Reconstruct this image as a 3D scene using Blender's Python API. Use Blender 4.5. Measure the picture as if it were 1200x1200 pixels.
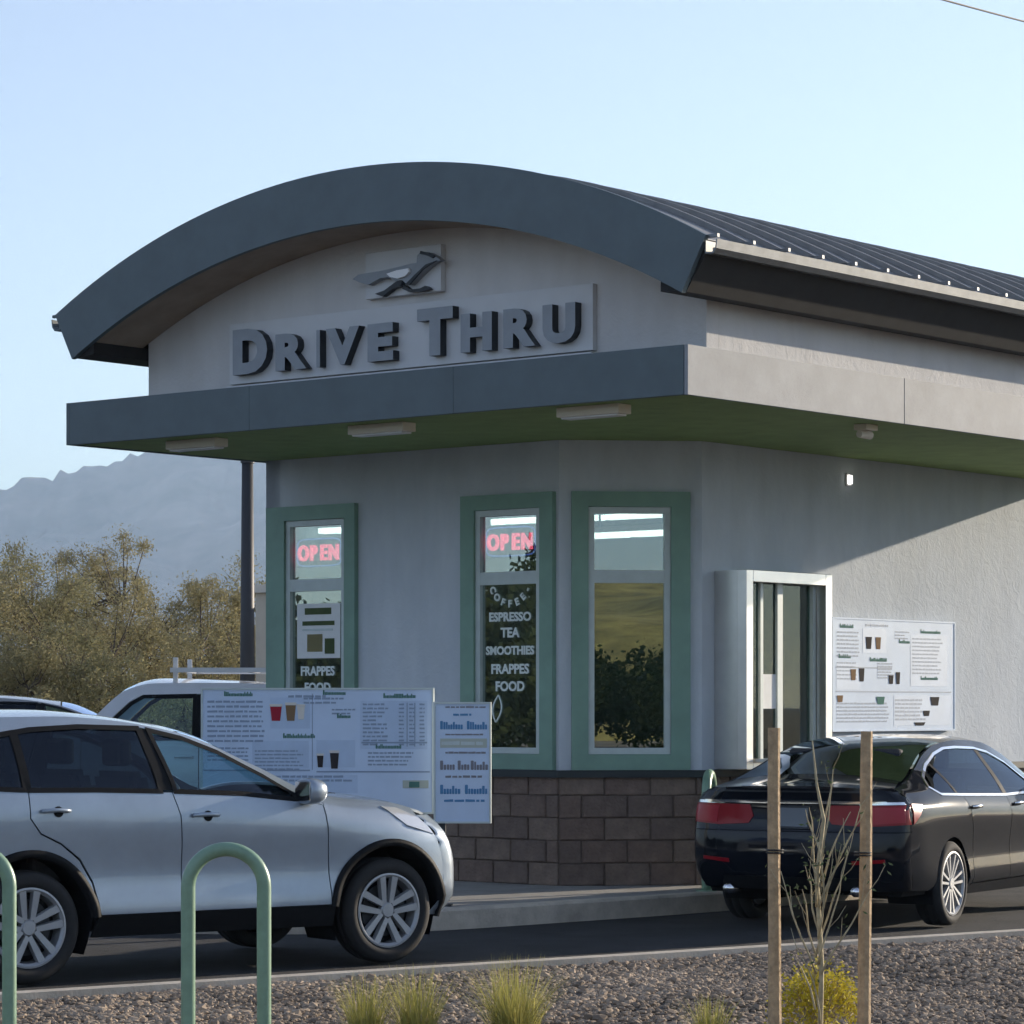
import bpy, bmesh, math, random
import numpy as np
from mathutils import Vector, Matrix, noise

for _o in list(bpy.data.objects):
    bpy.data.objects.remove(_o)
SC = bpy.context.scene
COL = SC.collection
R = math.radians
random.seed(7)

# ------------------------------------------------------------------ camera, sky, sun, exposure
cam_d = bpy.data.cameras.new('camera')
cam = bpy.data.objects.new('camera', cam_d)
COL.objects.link(cam)
cam.location = (0, 0, 1.67)
cam.rotation_euler = (R(90), 0, 0)
cam_d.sensor_width = 36
cam_d.lens = 36 * 3517.19 / 1200
cam_d.shift_y = (829.08 - 600) / 1200
cam_d.clip_start = 0.2
cam_d.clip_end = 30000
SC.camera = cam

SUN_AZ = 54.0      # degrees from the view direction towards the right
SUN_EL = 12.7
w = bpy.data.worlds.new('World')
SC.world = w
w.use_nodes = True
nt = w.node_tree
sky = nt.nodes.new('ShaderNodeTexSky')
sky.sky_type = 'NISHITA'
sky.sun_disc = False
sky.sun_elevation = R(SUN_EL)
sky.sun_rotation = R(SUN_AZ)
sky.altitude = 700
sky.air_density = 1.0
sky.dust_density = 0.45
sky.ozone_density = 2.2
bg = nt.nodes['Background']
bg.inputs['Strength'].default_value = 0.125
hs = nt.nodes.new('ShaderNodeHueSaturation')
hs.inputs['Saturation'].default_value = 0.74
hs.inputs['Hue'].default_value = 0.513
nt.links.new(sky.outputs['Color'], hs.inputs['Color'])
nt.links.new(hs.outputs['Color'], bg.inputs['Color'])

sun_d = bpy.data.lights.new('sun', 'SUN')
sun_d.energy = 5.0
sun_d.angle = R(0.53)
sun_d.color = (1.0, 0.86, 0.68)
sun = bpy.data.objects.new('sun', sun_d)
COL.objects.link(sun)
_sv = Vector((math.sin(R(SUN_AZ)) * math.cos(R(SUN_EL)), math.cos(R(SUN_AZ)) * math.cos(R(SUN_EL)), math.sin(R(SUN_EL))))
sun.rotation_euler = _sv.to_track_quat('Z', 'Y').to_euler()
sun.location = (20, 10, 30)

SC.view_settings.view_transform = 'Standard'
SC.view_settings.look = 'None'
SC.view_settings.gamma = 1
SC.view_settings.exposure = 0.95
SC.cycles.use_denoising = True
SC.cycles.max_bounces = 8
SC.cycles.adaptive_threshold = 0.03
SC.cycles.transparent_max_bounces = 12

# ------------------------------------------------------------------ materials
def mat(name, col, rough=0.6, metal=0.0, noise_scale=None, var=0.15, bump=0.0, bump_scale=None, coat=0.0, spec=0.5, emit=None, emit_s=1.0, col2=None, detail=6):
    m = bpy.data.materials.new(name)
    m.use_nodes = True
    n, l = m.node_tree.nodes, m.node_tree.links
    b = n['Principled BSDF']
    b.inputs['Base Color'].default_value = (*col, 1)
    b.inputs['Roughness'].default_value = rough
    b.inputs['Metallic'].default_value = metal
    b.inputs['Specular IOR Level'].default_value = spec
    b.inputs['Coat Weight'].default_value = coat
    b.inputs['Coat Roughness'].default_value = 0.04
    if emit:
        b.inputs['Emission Color'].default_value = (*emit, 1)
        b.inputs['Emission Strength'].default_value = emit_s
    if noise_scale:
        tc = n.new('ShaderNodeTexCoord')
        nz = n.new('ShaderNodeTexNoise')
        nz.inputs['Scale'].default_value = noise_scale
        nz.inputs['Detail'].default_value = detail
        nz.inputs['Roughness'].default_value = 0.65
        l.new(tc.outputs['Object'], nz.inputs['Vector'])
        rmp = n.new('ShaderNodeValToRGB')
        c2 = col2 or tuple(min(1, c * (1 + var)) for c in col)
        c1 = tuple(c * (1 - var) for c in col) if not col2 else col
        rmp.color_ramp.elements[0].position = 0.3
        rmp.color_ramp.elements[1].position = 0.7
        rmp.color_ramp.elements[0].color = (*c1, 1)
        rmp.color_ramp.elements[1].color = (*c2, 1)
        l.new(nz.outputs['Fac'], rmp.inputs['Fac'])
        l.new(rmp.outputs['Color'], b.inputs['Base Color'])
    if bump:
        tc2 = n.new('ShaderNodeTexCoord')
        nb = n.new('ShaderNodeTexNoise')
        nb.inputs['Scale'].default_value = bump_scale or 60
        nb.inputs['Detail'].default_value = 5
        l.new(tc2.outputs['Object'], nb.inputs['Vector'])
        bp = n.new('ShaderNodeBump')
        bp.inputs['Strength'].default_value = bump
        bp.inputs['Distance'].default_value = 0.02
        l.new(nb.outputs['Fac'], bp.inputs['Height'])
        l.new(bp.outputs['Normal'], b.inputs['Normal'])
    return m

def glass(name, tint, refl=0.12, rough=0.0, gl=(1, 1, 1), top=1.0):
    m = bpy.data.materials.new(name)
    m.use_nodes = True
    n, l = m.node_tree.nodes, m.node_tree.links
    n.remove(n['Principled BSDF'])
    t = n.new('ShaderNodeBsdfTransparent')
    t.inputs['Color'].default_value = (*tint, 1)
    g = n.new('ShaderNodeBsdfGlossy')
    g.inputs['Roughness'].default_value = rough
    g.inputs['Color'].default_value = (*gl, 1)
    fr = n.new('ShaderNodeLayerWeight')
    fr.inputs['Blend'].default_value = 0.25
    mr = n.new('ShaderNodeMapRange')
    mr.inputs['To Min'].default_value = refl
    mr.inputs['To Max'].default_value = top
    l.new(fr.outputs['Fresnel'], mr.inputs['Value'])
    mx = n.new('ShaderNodeMixShader')
    l.new(mr.outputs['Result'], mx.inputs['Fac'])
    l.new(t.outputs['BSDF'], mx.inputs[1])
    l.new(g.outputs['BSDF'], mx.inputs[2])
    l.new(mx.outputs['Shader'], n['Material Output'].inputs['Surface'])
    return m

def leafmat(name, c1, c2, rough=0.7, transl=0.35, scale=1.2):
    m = bpy.data.materials.new(name)
    m.use_nodes = True
    n, l = m.node_tree.nodes, m.node_tree.links
    b = n['Principled BSDF']
    b.inputs['Roughness'].default_value = rough
    b.inputs['Specular IOR Level'].default_value = 0.2
    geo = n.new('ShaderNodeNewGeometry')
    tc = n.new('ShaderNodeTexCoord')
    nz = n.new('ShaderNodeTexNoise')
    nz.inputs['Scale'].default_value = scale
    l.new(tc.outputs['Object'], nz.inputs['Vector'])
    ad = n.new('ShaderNodeMath'); ad.operation = 'ADD'
    ml = n.new('ShaderNodeMath'); ml.operation = 'MULTIPLY'; ml.inputs[1].default_value = 0.55
    l.new(geo.outputs['Random Per Island'], ml.inputs[0])
    l.new(ml.outputs[0], ad.inputs[0])
    sb = n.new('ShaderNodeMath'); sb.operation = 'SUBTRACT'; sb.inputs[1].default_value = 0.28
    l.new(nz.outputs['Fac'], sb.inputs[0])
    l.new(sb.outputs[0], ad.inputs[1])
    rmp = n.new('ShaderNodeValToRGB')
    rmp.color_ramp.elements[0].color = (*c1, 1)
    rmp.color_ramp.elements[1].color = (*c2, 1)
    l.new(ad.outputs[0], rmp.inputs['Fac'])
    l.new(rmp.outputs['Color'], b.inputs['Base Color'])
    tr = n.new('ShaderNodeBsdfTranslucent')
    l.new(rmp.outputs['Color'], tr.inputs['Color'])
    mx = n.new('ShaderNodeMixShader')
    mx.inputs['Fac'].default_value = transl
    l.new(b.outputs['BSDF'], mx.inputs[1])
    l.new(tr.outputs['BSDF'], mx.inputs[2])
    l.new(mx.outputs['Shader'], n['Material Output'].inputs['Surface'])
    return m

def stucco(name, c1, c2):
    m = bpy.data.materials.new(name)
    m.use_nodes = True
    n, l = m.node_tree.nodes, m.node_tree.links
    b = n['Principled BSDF']
    b.inputs['Roughness'].default_value = 0.9
    b.inputs['Specular IOR Level'].default_value = 0.2
    tc = n.new('ShaderNodeTexCoord')
    mp = n.new('ShaderNodeMapping')
    mp.inputs['Scale'].default_value = (1, 1, 0.45)
    l.new(tc.outputs['Object'], mp.inputs['Vector'])
    a = n.new('ShaderNodeTexNoise'); a.inputs['Scale'].default_value = 2.2; a.inputs['Detail'].default_value = 9; a.inputs['Roughness'].default_value = 0.7
    l.new(mp.outputs['Vector'], a.inputs['Vector'])
    r = n.new('ShaderNodeValToRGB')
    r.color_ramp.elements[0].position = 0.32; r.color_ramp.elements[1].position = 0.7
    r.color_ramp.elements[0].color = (*c1, 1); r.color_ramp.elements[1].color = (*c2, 1)
    l.new(a.outputs['Fac'], r.inputs['Fac'])
    l.new(r.outputs['Color'], b.inputs['Base Color'])
    st = n.new('ShaderNodeTexNoise'); st.inputs['Scale'].default_value = 1.0; st.inputs['Detail'].default_value = 7
    mp2 = n.new('ShaderNodeMapping'); mp2.inputs['Scale'].default_value = (4, 4, 0.5)
    l.new(tc.outputs['Object'], mp2.inputs['Vector']); l.new(mp2.outputs['Vector'], st.inputs['Vector'])
    r2 = n.new('ShaderNodeValToRGB'); r2.color_ramp.elements[0].position = 0.3; r2.color_ramp.elements[1].position = 0.62
    r2.color_ramp.elements[0].color = (0.945, 0.94, 0.93, 1); r2.color_ramp.elements[1].color = (1, 1, 1, 1)
    l.new(st.outputs['Fac'], r2.inputs['Fac'])
    mu = n.new('ShaderNodeMix'); mu.data_type = 'RGBA'; mu.blend_type = 'MULTIPLY'; mu.inputs['Factor'].default_value = 1
    l.new(r.outputs['Color'], mu.inputs['A']); l.new(r2.outputs['Color'], mu.inputs['B'])
    l.new(mu.outputs['Result'], b.inputs['Base Color'])
    # trowelled relief: swirls plus fine grain
    s1 = n.new('ShaderNodeTexNoise'); s1.inputs['Scale'].default_value = 9; s1.inputs['Detail'].default_value = 4; s1.inputs['Distortion'].default_value = 1.6
    s2 = n.new('ShaderNodeTexNoise'); s2.inputs['Scale'].default_value = 55; s2.inputs['Detail'].default_value = 4
    l.new(tc.outputs['Object'], s1.inputs['Vector']); l.new(tc.outputs['Object'], s2.inputs['Vector'])
    b1 = n.new('ShaderNodeBump'); b1.inputs['Strength'].default_value = 0.17; b1.inputs['Distance'].default_value = 0.03
    b2 = n.new('ShaderNodeBump'); b2.inputs['Strength'].default_value = 0.25; b2.inputs['Distance'].default_value = 0.006
    l.new(s1.outputs['Fac'], b1.inputs['Height']); l.new(s2.outputs['Fac'], b2.inputs['Height'])
    l.new(b1.outputs['Normal'], b2.inputs['Normal'])
    l.new(b2.outputs['Normal'], b.inputs['Normal'])
    return m

M = {}
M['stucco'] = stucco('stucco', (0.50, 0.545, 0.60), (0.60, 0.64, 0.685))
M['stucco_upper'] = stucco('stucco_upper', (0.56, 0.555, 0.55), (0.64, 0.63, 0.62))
M['band'] = mat('band', (0.29, 0.305, 0.325), 0.7, 0, 2.5, 0.14, 0.05, 25)
M['slate'] = mat('slate', (0.092, 0.124, 0.138), 0.5, 0.0, 3, 0.12, 0.04, 8)
M['roof_metal'] = mat('roof_metal', (0.24, 0.24, 0.235), 0.5, 0.15, 5, 0.15)
M['gutter'] = mat('gutter', (0.20, 0.21, 0.22), 0.4, 0.5, 6, 0.2)
M['soffit_green'] = mat('soffit_green', (0.25, 0.35, 0.12), 0.8, 0, 4, 0.15)
M['soffit_brown'] = mat('soffit_brown', (0.36, 0.28, 0.21), 0.85, 0, 4, 0.15)
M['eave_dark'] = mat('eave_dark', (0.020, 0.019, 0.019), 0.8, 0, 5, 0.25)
M['green_trim'] = mat('green_trim', (0.19, 0.315, 0.25), 0.5, 0, 3, 0.12)
M['alu'] = mat('alu', (0.50, 0.56, 0.55), 0.45, 0.1, 8, 0.08)
M['dark_metal'] = mat('dark_metal', (0.03, 0.033, 0.038), 0.5, 0.3)
M['steel'] = mat('steel', (0.72, 0.70, 0.67), 0.30, 1.0, 3, 0.08)
M['block'] = mat('block', (0.175, 0.125, 0.10), 0.95, 0, 7, 0.3, 0.6, 40)
M['block2'] = mat('block2', (0.195, 0.145, 0.115), 0.95, 0, 7, 0.3, 0.6, 40)
M['block3'] = mat('block3', (0.16, 0.118, 0.097), 0.95, 0, 7, 0.3, 0.6, 40)
M['mortar'] = mat('mortar', (0.15, 0.115, 0.095), 0.95, 0, 20, 0.2, 0.3, 60)
M['ledge'] = mat('ledge', (0.02, 0.028, 0.03), 0.6)
M['pane'] = glass('pane', (0.50, 0.60, 0.60), 0.30, 0.0, (0.9, 0.97, 0.95))
M['pane_dark'] = glass('pane_dark', (0.45, 0.55, 0.53), 0.06, 0.0, (0.8, 0.9, 0.85))
M['fixture'] = mat('fixture', (0.72, 0.66, 0.56), 0.6)
M['white'] = mat('white', (0.75, 0.75, 0.74), 0.5)
M['room'] = mat('room', (0.12, 0.15, 0.15), 0.8, 0, 2, 0.2)
M['room_teal'] = mat('room_teal', (0.05, 0.12, 0.12), 0.8)
M['room_dark'] = mat('room_dark', (0.06, 0.055, 0.05), 0.8, 0, 2, 0.3)
M['tube'] = mat('tube', (1, 1, 1), 0.5, emit=(1.0, 0.95, 0.86), emit_s=3.2)
M['neon_red'] = mat('neon_red', (0.8, 0.1, 0.15), 0.4, emit=(1.0, 0.10, 0.17), emit_s=2.4)
M['neon_blue'] = mat('neon_blue', (0.2, 0.3, 0.8), 0.4, emit=(0.15, 0.3, 1.0), emit_s=0.5)
M['decal'] = mat('decal', (0.70, 0.76, 0.74), 0.6)
M['paper'] = mat('paper', (0.72, 0.73, 0.72), 0.7, 0, 6, 0.06)
M['panel_grey'] = mat('panel_grey', (0.60, 0.61, 0.62), 0.6, 0, 2, 0.05)
M['letter_face'] = mat('letter_face', (0.27, 0.295, 0.325), 0.5, 0, 6, 0.1)
M['letter_side'] = mat('letter_side', (0.012, 0.016, 0.022), 0.5)
M['bird_white'] = mat('bird_white', (0.88, 0.89, 0.90), 0.4)
M['concrete'] = mat('concrete', (0.47, 0.42, 0.35), 0.9, 0, 5, 0.22, 0.35, 45)
M['sidewalk'] = mat('sidewalk', (0.27, 0.26, 0.245), 0.9, 0, 2.5, 0.2, 0.3, 50)
M['asphalt'] = mat('asphalt', (0.022, 0.023, 0.026), 0.95, 0, 1.3, 0.55, 0.6, 90)
M['desert'] = mat('desert', (0.20, 0.155, 0.11), 0.95, 0, 0.15, 0.3, 0.5, 3)
M['bed'] = mat('bed', (0.13, 0.11, 0.09), 0.95, 0, 30, 0.5, 0.8, 60)
M['rack_green'] = mat('rack_green', (0.20, 0.32, 0.225), 0.35, 0, 12, 0.15)
M['wood'] = mat('wood', (0.44, 0.31, 0.18), 0.85, 0, 18, 0.35, 0.4, 40)
M['bark_pale'] = mat('bark_pale', (0.42, 0.36, 0.23), 0.9, 0, 25, 0.3)
M['bark'] = mat('bark', (0.085, 0.065, 0.05), 0.95, 0, 8, 0.3)
M['twig'] = mat('twig', (0.26, 0.205, 0.14), 0.9, 0, 1.5, 0.35)
M['grass'] = leafmat('grass', (0.27, 0.27, 0.07), (0.55, 0.49, 0.17), 0.7, 0.4, 6)
M['brittle'] = leafmat('brittle', (0.36, 0.30, 0.03), (0.66, 0.55, 0.06), 0.7, 0.4, 8)
M['brush'] = leafmat('brush', (0.185, 0.168, 0.082), (0.51, 0.45, 0.245), 0.8, 0.5, 0.5)
M['brush2'] = leafmat('brush2', (0.155, 0.150, 0.074), (0.45, 0.41, 0.22), 0.8, 0.5, 0.5)
M['darkleaf'] = leafmat('darkleaf', (0.02, 0.032, 0.012), (0.07, 0.085, 0.03), 0.8, 0.25, 0.6)
M['sage'] = leafmat('sage', (0.05, 0.08, 0.035), (0.12, 0.16, 0.07), 0.7, 0.3, 8)
M['hill'] = mat('hill', (0.30, 0.245, 0.07), 0.95, 0, 0.35, 0.5)
M['rock'] = mat('rock', (0.25, 0.20, 0.165), 0.95, 0, 0.009, 0.6, 0, None)
M['cream'] = mat('cream', (0.62, 0.55, 0.44), 0.85, 0, 3, 0.08)
M['pole'] = mat('pole', (0.045, 0.045, 0.048), 0.55, 0.2)
M['cable'] = mat('cable', (0.02, 0.02, 0.02), 0.7)

# ------------------------------------------------------------------ helpers
def link(o, parent=None):
    COL.objects.link(o)
    if parent:
        o.parent = parent
    return o

def empty(name, loc=(0, 0, 0), rz=0, label=None, cat=None, group=None):
    o = bpy.data.objects.new(name, None)
    o.empty_display_size = 0.2
    o.location = loc
    o.rotation_euler = (0, 0, rz)
    link(o)
    return tag(o, label, cat, group)

def tag(o, label=None, cat=None, group=None, kind=None):
    if label: o['label'] = label
    if cat: o['category'] = cat
    if group: o['group'] = group
    if kind: o['kind'] = kind
    return o

def bmobj(name, bm, m, parent=None, smooth=False, recalc=True):
    if recalc:
        bmesh.ops.recalc_face_normals(bm, faces=bm.faces[:])
    me = bpy.data.meshes.new(name)
    bm.to_mesh(me)
    bm.free()
    ms = m if isinstance(m, (list, tuple)) else [m]
    for x in ms:
        me.materials.append(x)
    if smooth:
        me.polygons.foreach_set('use_smooth', [True] * len(me.polygons))
    return link(bpy.data.objects.new(name, me), parent)

def box(bm, x0, x1, y0, y1, z0, z1, bevel=0):
    vs = [bm.verts.new((x, y, z)) for x in (x0, x1) for y in (y0, y1) for z in (z0, z1)]
    idx = [(0, 1, 3, 2), (4, 6, 7, 5), (0, 4, 5, 1), (2, 3, 7, 6), (0, 2, 6, 4), (1, 5, 7, 3)]
    fs = [bm.faces.new([vs[i] for i in q]) for q in idx]
    if bevel:
        es = list({e for f in fs for e in f.edges})
        bmesh.ops.bevel(bm, geom=es, offset=bevel, segments=2, affect='EDGES', profile=0.5)
    return vs

def boxobj(name, x0, x1, y0, y1, z0, z1, m, parent=None, bevel=0):
    bm = bmesh.new()
    box(bm, x0, x1, y0, y1, z0, z1, bevel)
    return bmobj(name, bm, m, parent)

def tube(bm, pts, r, n=10, cap=True, radii=None):
    pts = [Vector(p) for p in pts]
    rings = []
    up = None
    for i, p in enumerate(pts):
        d = (pts[min(i + 1, len(pts) - 1)] - pts[max(i - 1, 0)]).normalized()
        if up is None:
            up = d.orthogonal().normalized()
        else:
            up = (up - d * up.dot(d))
            up = up.normalized() if up.length > 1e-6 else d.orthogonal().normalized()
        s = d.cross(up)
        rr = radii[i] if radii else r
        rings.append([bm.verts.new(p + (up * math.cos(2 * math.pi * k / n) + s * math.sin(2 * math.pi * k / n)) * rr) for k in range(n)])
    for a, b in zip(rings, rings[1:]):
        for k in range(n):
            bm.faces.new((a[k], a[(k + 1) % n], b[(k + 1) % n], b[k]))
    if cap:
        bm.faces.new(rings[0][::-1]); bm.faces.new(rings[-1])
    return rings

def prism(bm, poly, fn0, fn1):
    """extrude a 2D polygon between two mappings"""
    a = [bm.verts.new(fn0(p)) for p in poly]
    b = [bm.verts.new(fn1(p)) for p in poly]
    bm.faces.new(a); bm.faces.new(b[::-1])
    n = len(poly)
    for i in range(n):
        bm.faces.new((a[i], b[i], b[(i + 1) % n], a[(i + 1) % n]))

def lathe(bm, prof, n=40, axis='Y'):
    """prof: list of (axial, radius); spins about the local Y axis"""
    rings = []
    for (a, r) in prof:
        rings.append([bm.verts.new((r * math.cos(2 * math.pi * k / n), a, r * math.sin(2 * math.pi * k / n))) for k in range(n)])
    for p, q in zip(rings, rings[1:]):
        for k in range(n):
            bm.faces.new((p[k], p[(k + 1) % n], q[(k + 1) % n], q[k]))
    return rings

def text_mesh(s, size, extrude=0.01, offset=0.0, res=3, align='CENTER'):
    c = bpy.data.curves.new('t', 'FONT')
    c.body = s; c.size = size; c.extrude = extrude; c.offset = offset
    c.resolution_u = res; c.align_x = align
    o = bpy.data.objects.new('t', c)
    COL.objects.link(o)
    bpy.context.view_layer.update()
    dg = bpy.context.evaluated_depsgraph_get()
    me = bpy.data.meshes.new_from_object(o.evaluated_get(dg))
    bpy.data.objects.remove(o)
    bpy.data.curves.remove(c)
    return me

def pchip(xs, ys):
    xs = list(map(float, xs)); ys = list(map(float, ys))
    n = len(xs)
    h = [xs[i + 1] - xs[i] for i in range(n - 1)]
    d = [(ys[i + 1] - ys[i]) / h[i] for i in range(n - 1)]
    m = [0.0] * n
    m[0], m[-1] = d[0], d[-1]
    for i in range(1, n - 1):
        if d[i - 1] * d[i] <= 0:
            m[i] = 0.0
        else:
            w1, w2 = 2 * h[i] + h[i - 1], h[i] + 2 * h[i - 1]
            m[i] = (w1 + w2) / (w1 / d[i - 1] + w2 / d[i])
    def f(x):
        if x <= xs[0]: return ys[0]
        if x >= xs[-1]: return ys[-1]
        i = 0
        while x > xs[i + 1]: i += 1
        t = (x - xs[i]) / h[i]
        t2, t3 = t * t, t * t * t
        return ((2 * t3 - 3 * t2 + 1) * ys[i] + (t3 - 2 * t2 + t) * h[i] * m[i] + (-2 * t3 + 3 * t2) * ys[i + 1] + (t3 - t2) * h[i] * m[i + 1])
    return f

def curve(*pts):
    return pchip([p[0] for p in pts], [p[1] for p in pts])

def arc(cx, cz, r, a0, a1, n=18):
    return [(cx + r * math.cos(R(a0 + (a1 - a0) * i / n)), cz + r * math.sin(R(a0 + (a1 - a0) * i / n))) for i in range(n + 1)]

# ------------------------------------------------------------------ ground, lane, kerbs
def sheet(name, poly, z, m, thick=None, label=None):
    bm = bmesh.new()
    if thick:
        prism(bm, poly, lambda p: (p[0], p[1], z - thick), lambda p: (p[0], p[1], z))
    else:
        bm.faces.new([bm.verts.new((p[0], p[1], z)) for p in poly])
        bmesh.ops.recalc_face_normals(bm, faces=bm.faces[:])
        if bm.faces[:][0].normal.z < 0:
            bmesh.ops.reverse_faces(bm, faces=bm.faces[:])
    o = bmobj(name, bm, m, recalc=bool(thick))
    tag(o, kind='structure')
    return o

TH = R(39.5689)
EX = Vector((math.cos(TH), -math.sin(TH), 0))
EY = Vector((math.sin(TH), math.cos(TH), 0))
A0 = Vector((201 / 3517.19 * 21.8349, 21.8349, 0))
def bl(X, Y, z=0):
    return A0 + EX * X + EY * Y + Vector((0, 0, z))

sheet('ground', [(-6400, -6400), (6400, -6400), (6400, 6400), (-6400, 6400)], -0.03, M['desert'])
sheet('parking_lot', [(-46, 9), (-46, 52), (130, 52), (130, -30), (34, -30), (34, 9)], -0.012, M['asphalt'])

# island round the building: kerb line in the building's own axes
isl = [(-1.62, 14.0), (-1.50, 6.0), (-1.47, 2.6), (-1.66, 1.0), (-1.84, -0.45), (-2.1, -1.1), (-2.7, -1.75), (-3.6, -2.2), (-5.0, -2.45), (-7.4, -2.5), (-8.2, -2.1), (-8.5, -1.2), (-8.5, 14.0)]
def smooth_line(pts, it=2, closed=False):
    for _ in range(it):
        out = [pts[0]]
        for a, b in zip(pts, pts[1:]):
            out += [(a[0] * .75 + b[0] * .25, a[1] * .75 + b[1] * .25), (a[0] * .25 + b[0] * .75, a[1] * .25 + b[1] * .75)]
        out.append(pts[-1])
        pts = out
    return pts
isl_s = [tuple(bl(*p)[:2]) for p in smooth_line(isl, 2)]
def offset_line(pts, d):
    out = []
    for i, p in enumerate(pts):
        a = Vector(pts[max(i - 1, 0)]); b = Vector(pts[min(i + 1, len(pts) - 1)])
        t = (b - a).normalized()
        out.append((p[0] + t.y * d, p[1] - t.x * d))
    return out
def kerb(name, line, width, z0, z1, m, seglen=3.0, inner=1):
    """kerb with rounded top edge along a polyline"""
    bm = bmesh.new()
    l2 = offset_line(line, width * inner)
    prof = [(0, z0), (0, z1 - 0.02), (0.12, z1), (1, z1), (1, z0)]
    rings = []
    for a, b in zip(line, l2):
        rings.append([bm.verts.new((a[0] + (b[0] - a[0]) * t, a[1] + (b[1] - a[1]) * t, z)) for t, z in prof])
    for p, q in zip(rings, rings[1:]):
        for k in range(len(prof) - 1):
            bm.faces.new((p[k], p[k + 1], q[k + 1], q[k]))
    o = bmobj(name, bm, m)
    return tag(o, kind='structure')
kerb('kerb', isl_s, 0.15, -0.02, 0.15, M['concrete'], inner=1)
_in = offset_line(isl_s, 0.15)
sheet('sidewalk', _in, 0.147, M['sidewalk'], 0.16)

# landscaped bed on the camera side of the lane
bk0, bk1 = Vector((-2.739, 16.058)), Vector((3.522, 20.648))
bd = (bk1 - bk0).normalized()
bn = Vector((bd.y, -bd.x))              # towards the camera
bedge = [tuple(bk0 + bd * t) for t in (-9, -4, 0, 3, 6, 9, 13, 20)]
kerb('kerb', bedge, 0.15, -0.02, 0.15, M['concrete'], inner=1)
def bedz(x, y):
    p = Vector((x, y))
    s = (p - bk0).dot(bn)
    t = (p - bk0).dot(bd)
    h = 0.10 + 0.05 * noise.noise(Vector((x * 0.5, y * 0.5, 3)))
    h += 0.10 * math.exp(-((t - 7.2) / 2.0) ** 2 - ((s - 1.6) / 1.0) ** 2)
    k = min(1, max(0, (s - 0.15) / 0.35))
    return 0.105 * (1 - k) + h * k
bm = bmesh.new()
NX, NY = 116, 40
grid = []
for i in range(NX + 1):
    row = []
    for j in range(NY + 1):
        p = bk0 + bd * (-9 + 29 * i / NX) + bn * (0.149 + 7.9 * (j / NY) ** 1.3)
        row.append(bm.verts.new((p.x, p.y, bedz(p.x, p.y))))
    grid.append(row)
for i in range(NX):
    for j in range(NY):
        bm.faces.new((grid[i][j], grid[i + 1][j], grid[i + 1][j + 1], grid[i][j + 1]))
tag(bmobj('gravel_bed', bm, M['bed'], smooth=True), kind='structure')
# ------------------------------------------------------------------ the drive-through building (local axes: X right along the front, Y back)
B = empty('drive_thru_building', A0, -TH, 'small grey stucco kiosk with curved slate roof, deep canopy and green window trim', 'building')
ZS, ZT = 3.957, 4.312
BACK = 9.62
WF = 2.386                    # front wall plane
XL, XC, XS = -6.55, -3.07, -2.199
CH = 1.2323

def wall(name, p0, p1, n, z0, z1, th, ops, m, parent):
    """flat wall from p0 to p1 (local XY), outward normal n, rectangular openings (s0,s1,z0,z1)"""
    p0, p1, n = Vector(p0), Vector(p1), Vector(n)
    L = (p1 - p0).length
    d = (p1 - p0) / L
    xs = sorted({0, L, *[o[0] for o in ops], *[o[1] for o in ops]})
    zs = sorted({z0, z1, *[o[2] for o in ops], *[o[3] for o in ops]})
    bm = bmesh.new()
    def P(s, z, k):
        q = p0 + d * s - n * k
        return (q.x, q.y, z)
    for k in (0, th):
        for a, b in zip(xs, xs[1:]):
            for c, e in zip(zs, zs[1:]):
                mx, mz = (a + b) / 2, (c + e) / 2
                if any(o[0] < mx < o[1] and o[2] < mz < o[3] for o in ops):
                    continue
                bm.faces.new([bm.verts.new(P(*q, k)) for q in ((a, c), (b, c), (b, e), (a, e))])
    def rev(q0, q1):
        bm.faces.new([bm.verts.new(v) for v in (P(*q0, 0), P(*q1, 0), P(*q1, th), P(*q0, th))])
    for o in list(ops) + [(0, L, z0, z1)]:
        c = [(o[0], o[2]), (o[1], o[2]), (o[1], o[3]), (o[0], o[3])]
        for i in range(4):
            rev(c[i], c[(i + 1) % 4])
    bmesh.ops.remove_doubles(bm, verts=bm.verts[:], dist=1e-5)
    return bmobj(name, bm, m, parent)

S2 = math.sqrt(0.5)
P_L, P1, P2 = Vector((XL, WF)), Vector((XC, WF)), Vector((XC + CH * S2, WF + CH * S2))
XS = P2.x
P3, P4 = Vector((XS, BACK - 0.02)), Vector((XL, BACK - 0.02))
NF, NC, NS = Vector((0, -1)), Vector((S2, -S2)), Vector((1, 0))
Z0, ZB = 0.148, 1.131
TH_W = 0.18
# glass openings: (s0,s1) along each wall
W1 = (-6.27 - XL, -5.52 - XL)
W2 = (-3.982 - XL, -3.244 - XL)
WC = (0.247, 0.960)
ZO0, ZO1 = 1.27, 3.385
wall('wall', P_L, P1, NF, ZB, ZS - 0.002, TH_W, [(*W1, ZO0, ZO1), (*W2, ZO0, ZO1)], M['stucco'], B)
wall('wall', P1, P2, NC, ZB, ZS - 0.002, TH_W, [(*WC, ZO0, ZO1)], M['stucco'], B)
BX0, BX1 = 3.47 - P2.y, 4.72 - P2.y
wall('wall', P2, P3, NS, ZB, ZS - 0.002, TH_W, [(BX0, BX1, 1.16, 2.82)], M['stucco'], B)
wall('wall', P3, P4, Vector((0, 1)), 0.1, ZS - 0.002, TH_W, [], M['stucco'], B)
wall('wall', P4, P_L, Vector((-1, 0)), 0.1, ZS - 0.002, TH_W, [], M['stucco'], B)

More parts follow.
